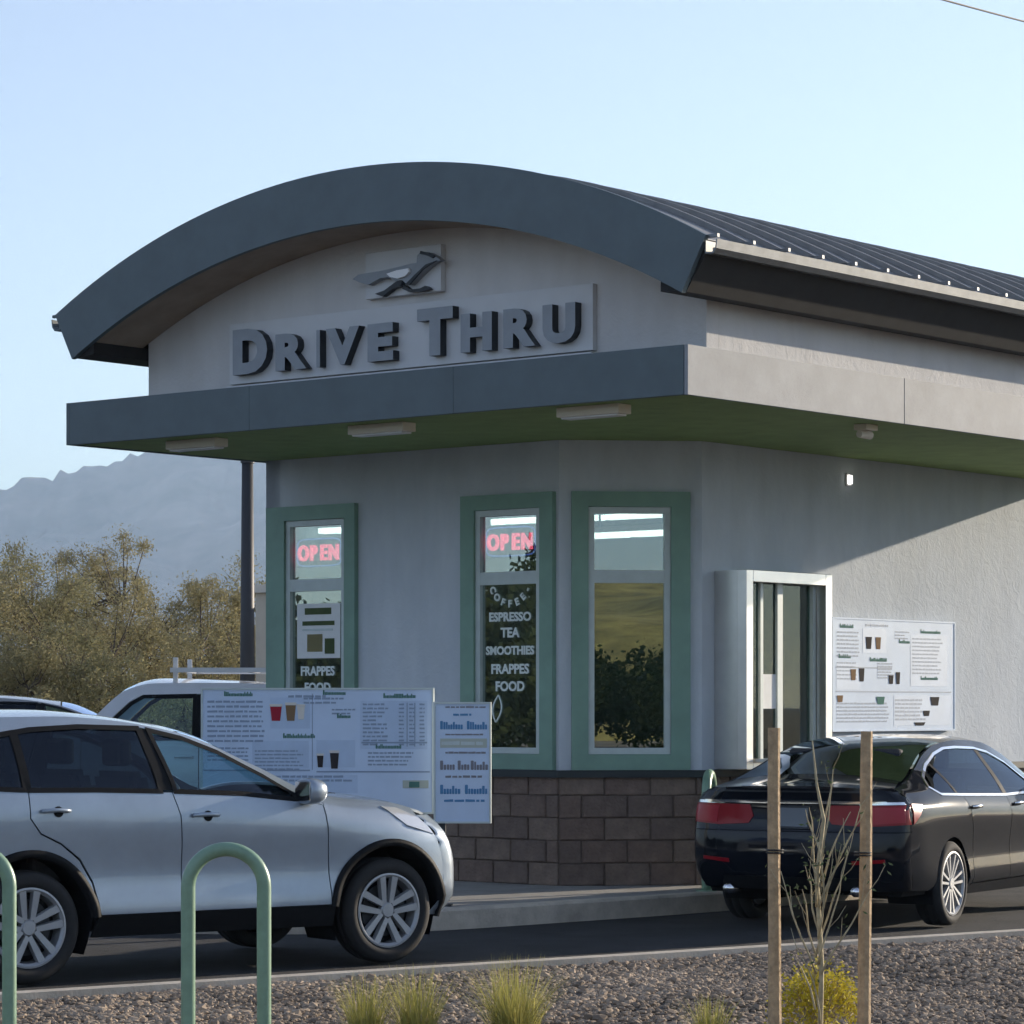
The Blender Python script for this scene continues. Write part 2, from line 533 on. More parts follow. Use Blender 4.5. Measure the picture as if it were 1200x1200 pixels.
# masonry base: backing wall, then each block on it, then the ledge
blk_meshes = []
def block_mesh(wd, ht, dp, m, seed):
    rnd = random.Random(seed)
    bm = bmesh.new()
    box(bm, 0, wd, -dp, 0, 0, ht)
    bmesh.ops.bevel(bm, geom=bm.edges[:], offset=0.008, segments=1, affect='EDGES')
    for v in bm.verts:
        if v.co.y < -dp * 0.6:
            v.co.y += rnd.uniform(-0.006, 0.005)
    bmesh.ops.recalc_face_normals(bm, faces=bm.faces[:])
    me = bpy.data.meshes.new('block')
    bm.to_mesh(me); bm.free()
    me.materials.append(m)
    return me
BM_ = {}
def get_block(wd, v):
    key = (round(wd, 3), v)
    if key not in BM_:
        BM_[key] = block_mesh(wd, 0.186, 0.022, M[('block', 'block2', 'block3')[v % 3]], hash(key) & 255)
    return BM_[key]
rb = random.Random(3)
def base(p0, p1, n, th=0.14):
    o = wall('masonry_base', p0, p1, n, Z0 - 0.05, ZB - 0.06, th, [], M['mortar'], B)
    L = (p1 - p0).length
    d = (p1 - p0) / L
    ang = math.atan2(d.y, d.x)
    for c in range(5):
        z = Z0 + 0.002 + c * 0.193
        s = -0.1975 if c % 2 else 0.0
        while s < L - 0.02:
            a, b = max(s, 0.003), min(s + 0.385, L - 0.003)
            if b - a > 0.04:
                k = bpy.data.objects.new('block', get_block(b - a, rb.randrange(6)))
                q = p0 + d * a + n * -0.002
                k.location = (q.x, q.y, z)
                k.rotation_euler = (0, 0, ang)
                link(k, o)
            s += 0.395
    return o
base(P_L, P1, NF); base(P1, P2, NC); base(P2, P3, NS)
bm = bmesh.new()
def poly_band(bm, pts, ns, out0, out1, z0, z1):
    """moulding following a polyline, mitred"""
    def off(o):
        res = []
        for i, p in enumerate(pts):
            if i == 0: res.append(p + ns[0] * o)
            elif i == len(pts) - 1: res.append(p + ns[-1] * o)
            else:
                m_ = (ns[i - 1] + ns[i]); m_ = m_ / m_.length
                res.append(p + m_ * (o / m_.dot(ns[i])))
        return res
    a, b = off(out0), off(out1)
    rings = [[bm.verts.new((q.x, q.y, z)) for q, z in ((a[i], z0), (b[i], z0), (b[i], z1), (a[i], z1))] for i in range(len(pts))]
    for p, q in zip(rings, rings[1:]):
        for k in range(4):
            bm.faces.new((p[k], p[(k + 1) % 4], q[(k + 1) % 4], q[k]))
    bm.faces.new(rings[0]); bm.faces.new(rings[-1][::-1])
poly_band(bm, [P_L, P1, P2, P3], [NF, NC, NS], -0.15, 0.062, ZB - 0.0595, ZB + 0.002)
bmobj('ledge', bm, M['ledge'], B)

# windows
def framed(bm, x0, x1, z0, z1, w, y0, y1, wl=None):
    wl = wl or w
    box(bm, x0, x0 + wl, y0, y1, z0, z1); box(bm, x1 - w, x1, y0, y1, z0, z1)
    box(bm, x0 + wl, x1 - w, y0, y1, z0, z0 + w); box(bm, x0 + wl, x1 - w, y0, y1, z1 - w, z1)
def window(p0, p1, n, s0, s1, o0, o1, name='window'):
    """a trimmed window; s = glass opening, o = outer edges of the green trim, in wall metres"""
    d = (p1 - p0).normalized()
    holder = bpy.data.objects.new(name, None)
    q = p0
    holder.location = (q.x, q.y, 0)
    holder.rotation_euler = (0, 0, math.atan2(d.y, d.x))
    link(holder, B)
    # local frame: x along wall, y inward (+) / outward (-)
    bm = bmesh.new()
    y0, y1 = -0.055, -0.002
    box(bm, o0, s0, y0, y1, 1.136, 3.515); box(bm, s1, o1, y0, y1, 1.136, 3.515)
    box(bm, s0, s1, y0, y1, 1.136, ZO0); box(bm, s0, s1, y0, y1, ZO1, 3.515)
    bmobj('trim', bm, M['green_trim'], holder)
    bm = bmesh.new()
    framed(bm, s0 + 0.002, s1 - 0.002, ZO0 + 0.002, ZO1 - 0.002, 0.052, -0.03, 0.05)
    bmobj('frame', bm, M['alu'], holder)
    boxobj('transom_bar', s0 + 0.054, s1 - 0.054, -0.027, 0.045, 2.735, 2.845, M['alu'], holder)
    boxobj('pane', s0 + 0.05, s1 - 0.05, 0.006, 0.012, ZO0 + 0.05, 2.74, M['pane'], holder)
    boxobj('pane', s0 + 0.05, s1 - 0.05, 0.006, 0.012, 2.84, ZO1 - 0.05, M['pane'], holder)
    return holder
win1 = window(P_L, P1, NF, *W1, -6.50 - XL, -5.39 - XL)
win2 = window(P_L, P1, NF, *W2, -4.135 - XL, -3.100 - XL)
win3 = window(P1, P2, NC, *WC, 0.105, 1.126)

def put_text(name, s, size, loc, parent, m, rot=(R(90), 0, 0), ext=0.001, off=0.0, sx=1.0, label=None):
    me = text_mesh(s, size, ext, off)
    me.materials.append(m)
    o = bpy.data.objects.new(name, me)
    o.location = loc; o.rotation_euler = rot; o.scale = (sx, 1, 1)
    return link(o, parent)
def lettering(win, s0, s1, full):
    c = (s0 + s1) / 2
    y = -0.002
    if full:
        for k in range(7):        # arched heading, one letter each
            a = R(205 + 130 * k / 6)
            put_text('window_letter', 'COFFEE.'[k] if k < 6 else '-', 0.085, (c + 0.24 * math.cos(a), y, 2.78 + 0.24 * math.sin(a)), win, M['decal'], (R(90), -(a - R(270)), 0), off=0.004)
        put_text('window_lettering', 'ESPRESSO', 0.105, (c, y, 2.42), win, M['decal'], off=0.004, sx=1.05)
        put_text('window_lettering', 'TEA', 0.115, (c, y, 2.28), win, M['decal'], off=0.004)
        put_text('window_lettering', 'SMOOTHIES', 0.10, (c, y, 2.13), win, M['decal'], off=0.004, sx=1.0)
    put_text('window_lettering', 'FRAPPES', 0.115, (c, y, 1.965), win, M['decal'], off=0.004)
    put_text('window_lettering', 'FOOD', 0.115, (c, y, 1.815), win, M['decal'], off=0.004)
    if full:
        bm = bmesh.new()          # a feather outline
        cx, cz = c - 0.16, 1.66
        for sgn in (1, -1):
            pts = [(cx + 0.05 * math.sin(t * math.pi) * sgn + 0.03 * t, cz + 0.24 * (t - 0.5)) for t in [i / 8 for i in range(9)]]
            for a, b in zip(pts, pts[1:]):
                bm.faces.new([bm.verts.new((p[0] + e, y, p[1])) for p, e in ((a, -0.008), (a, 0.008), (b, 0.008), (b, -0.008))])
        bmobj('feather_decal', bm, M['decal'], win, recalc=False)
lettering(win1, *W1, False)
lettering(win2, *W2, True)

# neon OPEN signs hang inside the two front windows; a poster on the left one stands in for a bright reflection
def open_sign(s0, s1, z, lab):
    c = (s0 + s1) / 2 + XL
    p = bl(c - 0.085, WF + 0.10, z)
    o = empty('open_sign', p, -TH, lab, 'open sign', 'neon open signs in the front windows')
    boxobj('backing_board', -0.29, 0.29, 0.02, 0.045, -0.12, 0.15, M['room_teal'], o, 0.006)
    for k, ch in enumerate('OPEN'):
        put_text('neon_letter', ch, 0.195, (-0.19 + 0.127 * k, 0.0, -0.055), o, M['neon_red'], ext=0.012, off=0.006, sx=0.85)
    bm = bmesh.new()
    pts = [(0.275 * math.copysign(abs(math.cos(a)) ** 0.35, math.cos(a)), 0.01, 0.015 + 0.125 * math.copysign(abs(math.sin(a)) ** 0.35, math.sin(a))) for a in [2 * math.pi * i / 40 for i in range(41)]]
    tube(bm, pts, 0.007, 6, False)
    bmobj('neon_border', bm, M['neon_blue'], o)
    return o
open_sign(*W1, 3.08, 'red neon OPEN sign in the left front window')
open_sign(*W2, 3.10, 'red neon OPEN sign in the front window beside the corner')
pt = boxobj('reflection_poster', -0.27, 0.27, -0.002, 0.002, 0, 0.50, M['paper'])
pt.location = bl((W1[0] + W1[1]) / 2 + XL + 0.01, WF + 0.003, 2.12); pt.rotation_euler = (0, 0, -TH)
tag(pt, 'white paper poster standing in for a bright reflection on the left front window', 'poster')
for k, (x0, x1, z0, z1, m_) in enumerate([(-0.17, 0.16, 0.40, 0.46, 'sage'), (-0.2, 0.2, 0.30, 0.34, 'sage'), (-0.14, 0.05, 0.06, 0.22, 'brush'), (0.08, 0.20, 0.04, 0.18, 'sage'), (-0.2, 0.18, 0.25, 0.27, 'alu')]):
    boxobj('print', x0, x1, -0.005, -0.0025, z0, z1, M[m_], pt)

# interior seen through the glass
ICE = 3.80
bm = bmesh.new()
for q in (((XL + .18, WF + .17), (XC - .07, WF + .17), (XS - .17, P2.y + .07), (XS - .17, BACK - .2), (XL + .18, BACK - .2)),):
    bm.faces.new([bm.verts.new((x, y, ICE)) for x, y in q])
bmobj('ceiling', bm, M['room'], B)
bm = bmesh.new()
bm.faces.new([bm.verts.new((x, y, 0.2)) for x, y in ((XL + .18, WF + .17), (XC - .07, WF + .17), (XS - .17, P2.y + .07), (XS - .17, BACK - .2), (XL + .18, BACK - .2))])
bmobj('interior_floor', bm, M['room_dark'], B)
boxobj('partition', XL + .2, XS - .2, 6.6, 6.7, 0.2, 3.75, M['room_teal'], B)
boxobj('menu_panel', -5.6, -3.2, 6.50, 6.58, 2.5, 3.1, M['room'], B)
ct = empty('service_counter', bl(-4.6, 4.9, 0.2), -TH, 'dark service counter inside the kiosk behind the windows', 'counter')
boxobj('cabinet', -1.6, 1.3, 0, 0.6, 0, 0.95, M['room_dark'], ct)
boxobj('worktop', -1.65, 1.35, -0.05, 0.65, 0.952, 1.0, M['alu'], ct)
for k, (X, Y, L_, z, txt) in enumerate([(-5.98, 2.84, 0.62, 3.31, 'added to give the light line in the left front window'), (-4.95, 3.93, 1.25, 3.40, 'behind the middle front window'), (-3.72, 4.25, 1.1, 3.25, 'lowest, behind the corner window'), (-4.83, 5.3, 1.5, 3.50, 'farthest from the windows')]):  # first lamp is added, for a line of light reflected in the pane
    l_ = empty('ceiling_lamp', bl(X, Y, z), -TH, 'lit fluorescent ceiling lamp inside the kiosk, ' + txt, 'lamp', 'lamps inside the kiosk')
    boxobj('housing', -L_ / 2, L_ / 2, -0.08, 0.08, 0.03, 0.08, M['white'], l_)
    boxobj('tube', -L_ / 2 + 0.02, -0.03, -0.05, 0.05, -0.02, 0.029, M['tube'], l_)
    boxobj('tube', 0.03, L_ / 2 - 0.02, -0.05, 0.05, -0.02, 0.029, M['tube'], l_)
    boxobj('hanger', -L_ / 3, -L_ / 3 + 0.015, -0.007, 0.007, 0.08, 3.80 - z, M['dark_metal'], l_)
    boxobj('hanger', L_ / 3, L_ / 3 + 0.015, -0.007, 0.007, 0.08, 3.80 - z, M['dark_metal'], l_)

# stainless drive-through window box on the lane side
DW = bpy.data.objects.new('service_window', None)
link(DW, B)
X0, X1 = XS, XS + 0.34
ya, yb, za, zb = 3.44, 4.76, 1.14, 2.85
bm = bmesh.new()
t_ = 0.035
box(bm, X0 + .002, X1 - .10, ya, ya + t_, za, zb); box(bm, X0 + .002, X1 - .10, yb - t_, yb, za, zb)
box(bm, X0 + .002, X1 - .10, ya + t_, yb - t_, zb - t_, zb); box(bm, X0 + .002, X1 - .10, ya + t_, yb - t_, za, za + t_)
bmobj('surround', bm, M['steel'], DW)
bm = bmesh.new()
fw = 0.10
xa, xb = X1 - .10, X1
box(bm, xa, xb, ya - .002, ya + fw, za - .002, zb + .002); box(bm, xa, xb, yb - fw, yb + .002, za - .002, zb + .002)
box(bm, xa, xb, ya + fw, yb - fw, zb - fw, zb + .002); box(bm, xa, xb, ya + fw, yb - fw, za - .002, za + 0.06)
bmesh.ops.bevel(bm, geom=[e for e in bm.edges], offset=0.004, segments=1, affect='EDGES')
bmobj('face_frame', bm, M['steel'], DW)
for k, (y0, y1) in enumerate([(ya + fw, ya + fw + .05), (ya + .36, ya + .40), (ya + .62, ya + .70), (yb - fw - .05, yb - fw)]):
    boxobj('mullion', X1 - .16, X1 - .105, y0, y1, za + .06, zb - fw, M['alu'], DW)
boxobj('pane', X1 - .135, X1 - .13, ya + fw + .05, ya + .62, za + .06, zb - fw, M['pane_dark'], DW)
boxobj('pane', X1 - .145, X1 - .14, ya + .70, yb - fw - .05, za + .06, zb - fw, M['pane_dark'], DW)
boxobj('shelf', X1 - .02, X1 + .14, ya + .12, yb - .12, za + .062, za + .09, M['steel'], DW)
nb = boxobj('paper_notice', -0.003, 0, -0.10, 0.10, 0, 0.30, M['paper'])
nb.location = bl(X1 - .122, ya + .52, 1.66); nb.rotation_euler = (0, 0, -TH)
tag(nb, 'small white paper notice taped in the drive-through window', 'notice')
# room side of the drive-through window: a shelf unit with stock so the pane is not empty
sh = empty('stock_shelf', bl(-3.0, 5.0, 0.2), -TH, 'dark stock shelf just inside the drive-through window', 'shelf')
for z in (0.5, 1.1, 1.7, 2.3):
    boxobj('board', -0.3, 0.3, -0.5, 0.7, z, z + 0.03, M['room_dark'], sh)
for (x, y) in ((-0.3, -0.5), (0.27, -0.5), (-0.3, 0.67), (0.27, 0.67)):
    boxobj('upright', x, x + 0.03, y, y + 0.03, 0, 2.5, M['room_dark'], sh)

# canopy
CAN = bpy.data.objects.new('canopy', None)
link(CAN, B)
bm = bmesh.new()
box(bm, -6.60, 0.0, 0.045, BACK, ZS, ZS + 0.12)
bmobj('soffit', bm, M['soffit_green'], CAN)
for (a, b) in ((-6.60, -4.42), (-4.418, -2.21), (-2.208, 0.0)):
    boxobj('fascia_panel', a, b, 0.0, 0.043, ZS - 0.01, ZT, M['slate'], CAN, 0.003)
boxobj('fascia_panel', -6.64, -6.602, 0.0, BACK, ZS - 0.01, ZT, M['slate'], CAN)
boxobj('top_cap', -6.598, -0.002, 0.045, 0.29, ZT - 0.06, ZT - 0.01, M['slate'], CAN)
ys = [0.0, 2.94, 5.20, 7.4, BACK]
for a, b in zip(ys, ys[1:]):
    boxobj('side_panel', 0.003, 0.035, a + 0.004, b - 0.004, ZS - 0.012, ZT, M['band'], CAN, 0.003)
# upper walls
arcx, arcz = -2.98, -1.31
RO, RI = 7.17, 6.755
bm = bmesh.new()
gp = [(-5.91, ZS + .12), (0.0, ZS + .12)]
n_ = 40
for i in range(n_ + 1):
    x = 0.0 + (-5.91) * i / n_
    gp.append((x, arcz + math.sqrt(7.10 ** 2 - (x - arcx) ** 2)))
prism(bm, gp, lambda p: (p[0], 0.2855, p[1]), lambda p: (p[0], 0.44, p[1]))
bmobj('gable_wall', bm, M['stucco_upper'], B)
bm = bmesh.new()
prism(bm, gp, lambda p: (p[0], BACK - 0.1, p[1]), lambda p: (p[0], BACK, p[1]))
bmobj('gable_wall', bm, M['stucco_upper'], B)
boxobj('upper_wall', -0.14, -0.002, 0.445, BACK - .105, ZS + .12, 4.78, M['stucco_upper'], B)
boxobj('upper_wall', -5.91, -5.78, 0.445, BACK - .105, ZS + .12, 4.78, M['stucco_upper'], B)

# curved roof: deck, panels, standing seams, arch fascia, soffits, gutters
RF = bpy.data.objects.new('roof', None)
link(RF, B)
AH = math.asin(3.41 / RO)
def arcstrip(name, r0, r1, y0, y1, m, parent, n=36, a0=None, a1=None, share=None):
    a0 = -AH if a0 is None else a0
    a1 = AH if a1 is None else a1
    bm = bmesh.new()
    rings = []
    for i in range(n + 1):
        a = a0 + (a1 - a0) * i / n
        s, c = math.sin(a), math.cos(a)
        rings.append([bm.verts.new((arcx + r * s, y, arcz + r * c)) for r, y in ((r0, y0), (r1, y0), (r1, y1), (r0, y1))])
    for p, q in zip(rings, rings[1:]):
        for k in range(4):
            bm.faces.new((p[k], p[(k + 1) % 4], q[(k + 1) % 4], q[k]))
    bm.faces.new(rings[0]); bm.faces.new(rings[-1][::-1])
    return bmobj(name, bm, m, parent)
YF, YB = -0.34, 10.0
arcstrip('arch_fascia', RI, RO + 0.03, YF, YF + 0.045, M['slate'], RF, 72)
arcstrip('arch_fascia', RI, RO + 0.03, YB - 0.045, YB, M['slate'], RF, 36)
arcstrip('arch_soffit', RI + 0.02, RI + 0.06, YF + 0.046, 0.2845, M['soffit_brown'], RF, 36)

arcstrip('arch_soffit', RI + 0.02, RI + 0.06, BACK + 0.001, YB - 0.046, M['soffit_brown'], RF, 36)
np_ = 23
pw = (YB - YF - 0.1) / np_
pan = arcstrip('roof_panel', RO - 0.05, RO, 0, pw - 0.002, M['roof_metal'], RF, 28)
pan.location.y = YF + 0.05
seam = arcstrip('standing_seam', RO - 0.01, RO + 0.042, -0.014, 0.014, M['roof_metal'], RF, 28)
seam.location.y = YF + 0.05 + pw
for k in range(1, np_):
    o = pan.copy(); COL.objects.link(o); o.location.y = YF + 0.05 + pw * k
    if k < np_ - 1:
        o = seam.copy(); COL.objects.link(o); o.location.y = YF + 0.05 + pw * (k + 1)
xe, ze = arcx + RO * math.sin(AH), arcz + RO * math.cos(AH)
for sgn in (1, -1):
    def mx(x): return arcx + sgn * (x - arcx)
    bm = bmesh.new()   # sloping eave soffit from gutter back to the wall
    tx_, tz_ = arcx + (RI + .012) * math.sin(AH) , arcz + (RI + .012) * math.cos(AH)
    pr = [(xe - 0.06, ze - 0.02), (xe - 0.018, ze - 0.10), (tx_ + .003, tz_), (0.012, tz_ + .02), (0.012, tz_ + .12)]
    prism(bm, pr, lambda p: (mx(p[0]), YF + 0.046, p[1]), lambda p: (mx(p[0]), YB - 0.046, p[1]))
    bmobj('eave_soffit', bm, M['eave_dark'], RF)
    bm = bmesh.new()   # half-round-ish gutter trough
    gpnts = [(xe - 0.015, ze + 0.005), (xe - 0.015, ze - 0.10), (xe + 0.055, ze - 0.105), (xe + 0.085, ze - 0.07), (xe + 0.095, ze - 0.005), (xe + 0.085, ze - 0.005), (xe + 0.075, ze - 0.065), (xe + 0.05, ze - 0.093), (xe - 0.005, ze - 0.09), (xe - 0.005, ze + 0.005)]
    prism(bm, gpnts, lambda p: (mx(p[0]), YF + 0.03, p[1]), lambda p: (mx(p[0]), YB, p[1]))
    bmobj('gutter', bm, M['gutter'] if sgn > 0 else M['slate'], RF)
    for k in range(np_):
        y = YF + 0.05 + pw * k
        boxobj('gutter_strap', min(mx(xe - 0.05), mx(xe + 0.09)), max(mx(xe - 0.05), mx(xe + 0.09)), y - 0.014, y + 0.014, ze + 0.01, ze + 0.035, M['gutter'] if sgn > 0 else M['slate'], RF)

# soffit lights and small fixtures: things hanging from the canopy
for k, (X, Y, txt) in enumerate([(-5.45, 0.40, 'leftmost of the three under the canopy front'), (-3.29, 0.36, 'middle of the three under the canopy front'), (-1.08, 0.31, 'rightmost of the three under the canopy front, nearest the corner')]):
    o = empty('canopy_light', bl(X, Y, ZS), -TH, 'flat beige box light, ' + txt, 'light fixture', 'lights under the canopy')
    boxobj('housing', -0.30, 0.30, -0.07, 0.09, -0.075, -0.002, M['fixture'], o, 0.006)
    boxobj('lens', -0.27, 0.27, -0.05, 0.07, -0.09, -0.076, M['white'], o, 0.004)
o = empty('soffit_camera', bl(-0.29, 2.88, ZS), -TH, 'small beige fixture under the canopy edge on the lane side', 'fixture')
boxobj('mount', -0.06, 0.06, -0.09, 0.09, -0.05, -0.002, M['fixture'], o, 0.005)
bm = bmesh.new(); lathe(bm, [(-0.10, 0.0), (-0.10, 0.03), (0.06, 0.035), (0.06, 0.0)], 12)
c_ = bmobj('barrel', bm, M['fixture'], o); c_.location = (0, 0, -0.085)
o = empty('wall_lamp', bl(XS, 5.52, 3.76), -TH, 'tiny white wall lamp glowing high on the side wall', 'lamp')
boxobj('back_plate', 0.002, 0.02, -0.035, 0.035, -0.06, 0.05, M['white'], o, 0.004)
M['lamp_glow'] = mat('lamp_glow', (1, 1, 1), 0.5, emit=(1, 0.95, 0.9), emit_s=1.6)
boxobj('lens', 0.021, 0.05, -0.022, 0.022, -0.045, 0.035, M['lamp_glow'], o, 0.008)
for z in (3.53, 3.30):
    o = empty('security_light', bl(XL, WF + 0.25, z), -TH, 'small dark fixture on the left side wall, ' + ('upper' if z > 3.4 else 'lower') + ' of two', 'fixture', 'dark fixtures on the left wall')
    boxobj('arm', -0.10, -0.002, -0.02, 0.02, -0.015, 0.015, M['dark_metal'], o)
    boxobj('head', -0.17, -0.101, -0.035, 0.035, -0.035, 0.035, M['dark_metal'], o, 0.006)

# ------------------------------------------------------------------ DRIVE THRU sign and the bird emblem
SG = empty('drive_thru_sign', bl(-2.95, 0.2835, 4.37), -TH, 'grey wall sign with raised DRIVE THRU letters under the arch', 'sign')
boxobj('panel', -1.93, 1.93, -0.05, 0, 0, 0.505, M['panel_grey'], SG, 0.003)
boxobj('bottom_strip', -1.95, 1.93, -0.07, -0.051, -0.035, -0.015, M['panel_grey'], SG)
LET = [('D', 274, 320, 382, 433), ('R', 324, 366, 386, 428), ('I', 372, 382, 384, 424), ('V', 383, 428, 379, 421), ('E', 432, 468, 374, 417),
       ('T', 490, 538, 359, 412), ('H', 541, 584, 364, 408), ('R', 591, 635, 358, 405), ('U', 637, 682, 352, 399)]
def onY(px, py, Y):
    k = (px - 600) / 3517.19
    o_ = A0 + EY * Y
    X = (k * o_.y - o_.x) / (EX.x - k * EX.y)
    D = (o_ + EX * X).y
    return X, 1.67 + (829.08 - py) * D / 3517.19
for ch, x0, x1, y0, y1 in LET:
    me = text_mesh(ch, 0.5, 0.5, 0.028, 4, 'LEFT')
    co = np.empty(len(me.vertices) * 3); me.vertices.foreach_get('co', co); co = co.reshape(-1, 3)
    mn, mxx = co.min(0), co.max(0)
    big = ch in 'DT'
    Xa, zt = onY(x0, y0, 0.17); Xb, zb_ = onY(x1, y1, 0.17)
    hgt = 0.375 if big else 0.30
    zb0 = 0.065
    u = (co - mn) / (mxx - mn)
    Xa -= 0.0; Xb -= 0.055
    nco = np.stack([u[:, 0] * (Xb - Xa) + Xa + 2.95, -0.052 - u[:, 2] * 0.075, zb0 + u[:, 1] * hgt], 1)
    me.vertices.foreach_set('co', nco.ravel())
    me.materials.append(M['letter_side']); me.materials.append(M['letter_face'])
    me.update()
    bm = bmesh.new(); bm.from_mesh(me)
    bmesh.ops.recalc_face_normals(bm, faces=bm.faces[:])
    for f_ in bm.faces:
        f_.material_index = 1 if abs(f_.normal.y) > 0.8 and f_.calc_center_median().y < -0.1 else 0
        f_.smooth = False
    bm.to_mesh(me); bm.free()
    o = bpy.data.objects.new('letter', me)
    link(o, SG)
SB = empty('bird_sign', bl(-2.93, 0.2835, 4.95), -TH, 'grey square wall sign with a dark running bird in relief above the lettering', 'sign')
boxobj('panel', -0.40, 0.40, -0.06, 0, 0, 0.37, M['panel_grey'], SB, 0.003)
def relief(name, pts, m, y0, y1):
    bm = bmesh.new()
    prism(bm, pts, lambda p: (p[0], y1, p[1]), lambda p: (p[0], y0, p[1]))
    return bmobj(name, bm, m, SB)
def emb(px, py):      # photograph detail coordinates of the emblem, in panel metres
    X, z = onY(410 + px * 0.1, 280 + py * 0.1, 0.20)
    return X + 2.93 + 0.01, z - 4.95
bird = [(60, 480), (130, 425), (380, 385), (560, 345), (740, 300), (810, 290), (820, 200), (870, 155), (950, 165), (1030, 205), (1090, 255), (1010, 285), (900, 370), (810, 465), (730, 545), (690, 535), (640, 490), (560, 500), (480, 455), (380, 470), (240, 545), (150, 520)]
relief('bird_body', [emb(*p) for p in bird], M['letter_face'], -0.125, -0.062)
relief('bird_wing_patch', [emb(*p) for p in [(480, 420), (600, 380), (740, 355), (745, 400), (690, 450), (600, 475), (520, 455)]], M['bird_white'], -0.15, -0.1255)
relief('bird_leg', [emb(*p) for p in [(560, 505), (640, 495), (600, 560), (520, 590), (400, 680), (310, 650), (420, 610), (500, 550)]], M['letter_side'], -0.115, -0.062)
relief('bird_leg', [emb(*p) for p in [(650, 545), (720, 600), (840, 585), (900, 555), (950, 590), (880, 615), (720, 630), (630, 590)]], M['letter_side'], -0.115, -0.062)
relief('bird_neck', [emb(*p) for p in [(1060, 262), (900, 365), (735, 550), (690, 545), (800, 430), (930, 310)]], M['letter_side'], -0.14, -0.1255)
relief('bird_crest', [emb(*p) for p in [(870, 150), (960, 170), (1040, 210), (1010, 235), (950, 205), (860, 185)]], M['letter_side'], -0.14, -0.1255)

# ------------------------------------------------------------------ menu boards
M['menu_face'] = mat('menu_face', (0.52, 0.63, 0.79), 0.35, 0, 3, 0.06)
M['menu_tint'] = mat('menu_tint', (0.45, 0.56, 0.72), 0.5, 0, 4, 0.08)
M['menu_ink'] = mat('menu_ink', (0.25, 0.32, 0.43), 0.6)
M['menu_green'] = mat('menu_green', (0.09, 0.20, 0.17), 0.9, spec=0.1)
M['menu_blue'] = mat('menu_blue', (0.07, 0.22, 0.42), 0.6)
M['menu_olive'] = mat('menu_olive', (0.42, 0.46, 0.40), 0.6)
M['menu_grey'] = mat('menu_grey', (0.20, 0.20, 0.23), 0.6)
M['cup_red'] = mat('cup_red', (0.35, 0.03, 0.05), 0.9, spec=0.1)
M['cup_dark'] = mat('cup_dark', (0.045, 0.04, 0.04), 0.9, spec=0.1)
M['cup_tan'] = mat('cup_tan', (0.22, 0.14, 0.08), 0.9, spec=0.1)
M['cup_cream'] = mat('cup_cream', (0.66, 0.62, 0.55), 0.5)
rw = random.Random(11)
def scribble(bm, x0, x1, z, h, y, gap=0.5, words=True):
    """a line of print too small to read: word-length dashes"""
    x = x0
    while x < x1 - h * 0.6:
        wl = h * rw.uniform(1.2, 4.5)
        e = min(x + wl, x1)
        bm.faces.new([bm.verts.new((a, y, b)) for a, b in ((x, z), (e, z), (e, z + h * rw.uniform(.75, 1.0)), (x, z + h * rw.uniform(.75, 1.0)))])
        x = e + h * gap
def scrib_words(bm, spans, z, h, y):
    """large illegible lettering: strokes of uneven height"""
    for (x0, x1) in spans:
        x = x0
        first = True
        while x < x1:
            wd = h * (0.42 if first else rw.uniform(0.26, 0.38))
            hh = h * (1.3 if first else rw.choice((0.72, 0.75, 0.78, 1.15)))
            k = wd * .2
            bm.faces.new([bm.verts.new((x + a, y, z + b)) for a, b in ((k, 0), (wd - k, 0), (wd, k), (wd, hh - k), (wd - k, hh), (k, hh), (0, hh - k), (0, k))])
            x += wd + h * .07
            first = False
def cup(parent, x, z, w_, h_, m, y, lid=True):
    bm = bmesh.new()
    prism(bm, [(x - w_ * .36, z), (x + w_ * .36, z), (x + w_ * .5, z + h_), (x - w_ * .5, z + h_)], lambda p: (p[0], y, p[1]), lambda p: (p[0], y - 0.002, p[1]))
    c = bmobj('cup_picture', bm, m, parent)
    if lid:
        boxobj('lid_picture', x - w_ * .55, x + w_ * .55, y - 0.003, y, z + h_ + .001, z + h_ * 1.18, M['cup_cream'], c)
def menu(name, loc, rz, w_, z0, z1, lab, legs, big):
    o = empty(name, loc, rz, lab, 'menu board')
    bm = bmesh.new()
    framed(bm, 0, w_, z0, z1, 0.014, -0.03, 0.05)
    bmobj('frame', bm, M['alu'], o)
    boxobj('face', 0.014, w_ - 0.014, -0.02, 0.045, z0 + .014, z1 - .014, M['menu_face'], o)
    for x in legs:
        boxobj('leg', x, x + 0.07, -0.01, 0.04, 0.0, z0, M['dark_metal'], o)
        boxobj('foot_plate', x - 0.05, x + 0.12, -0.07, 0.10, -0.006, 0.012, M['dark_metal'], o)
    return o
def prints(o, fn_by_mat):
    for nm, fn, m in fn_by_mat:
        bm = bmesh.new()
        fn(bm)
        tag(bmobj(nm, bm, m, o, recalc=False), kind='stuff')
def at(px, py, D):
    return Vector(((px - 600) / 3517.19 * D, D, 1.67 + (829.08 - py) * D / 3517.19))
D1 = 23.3
mb1 = menu('menu_board', (at(236, 0, D1).x, D1, 0.147), R(-3), 1.81, 0.70, 1.675, 'wide blue-white drive-through menu board standing behind the silver car', (0.35, 1.35), True)
y_ = -0.0225
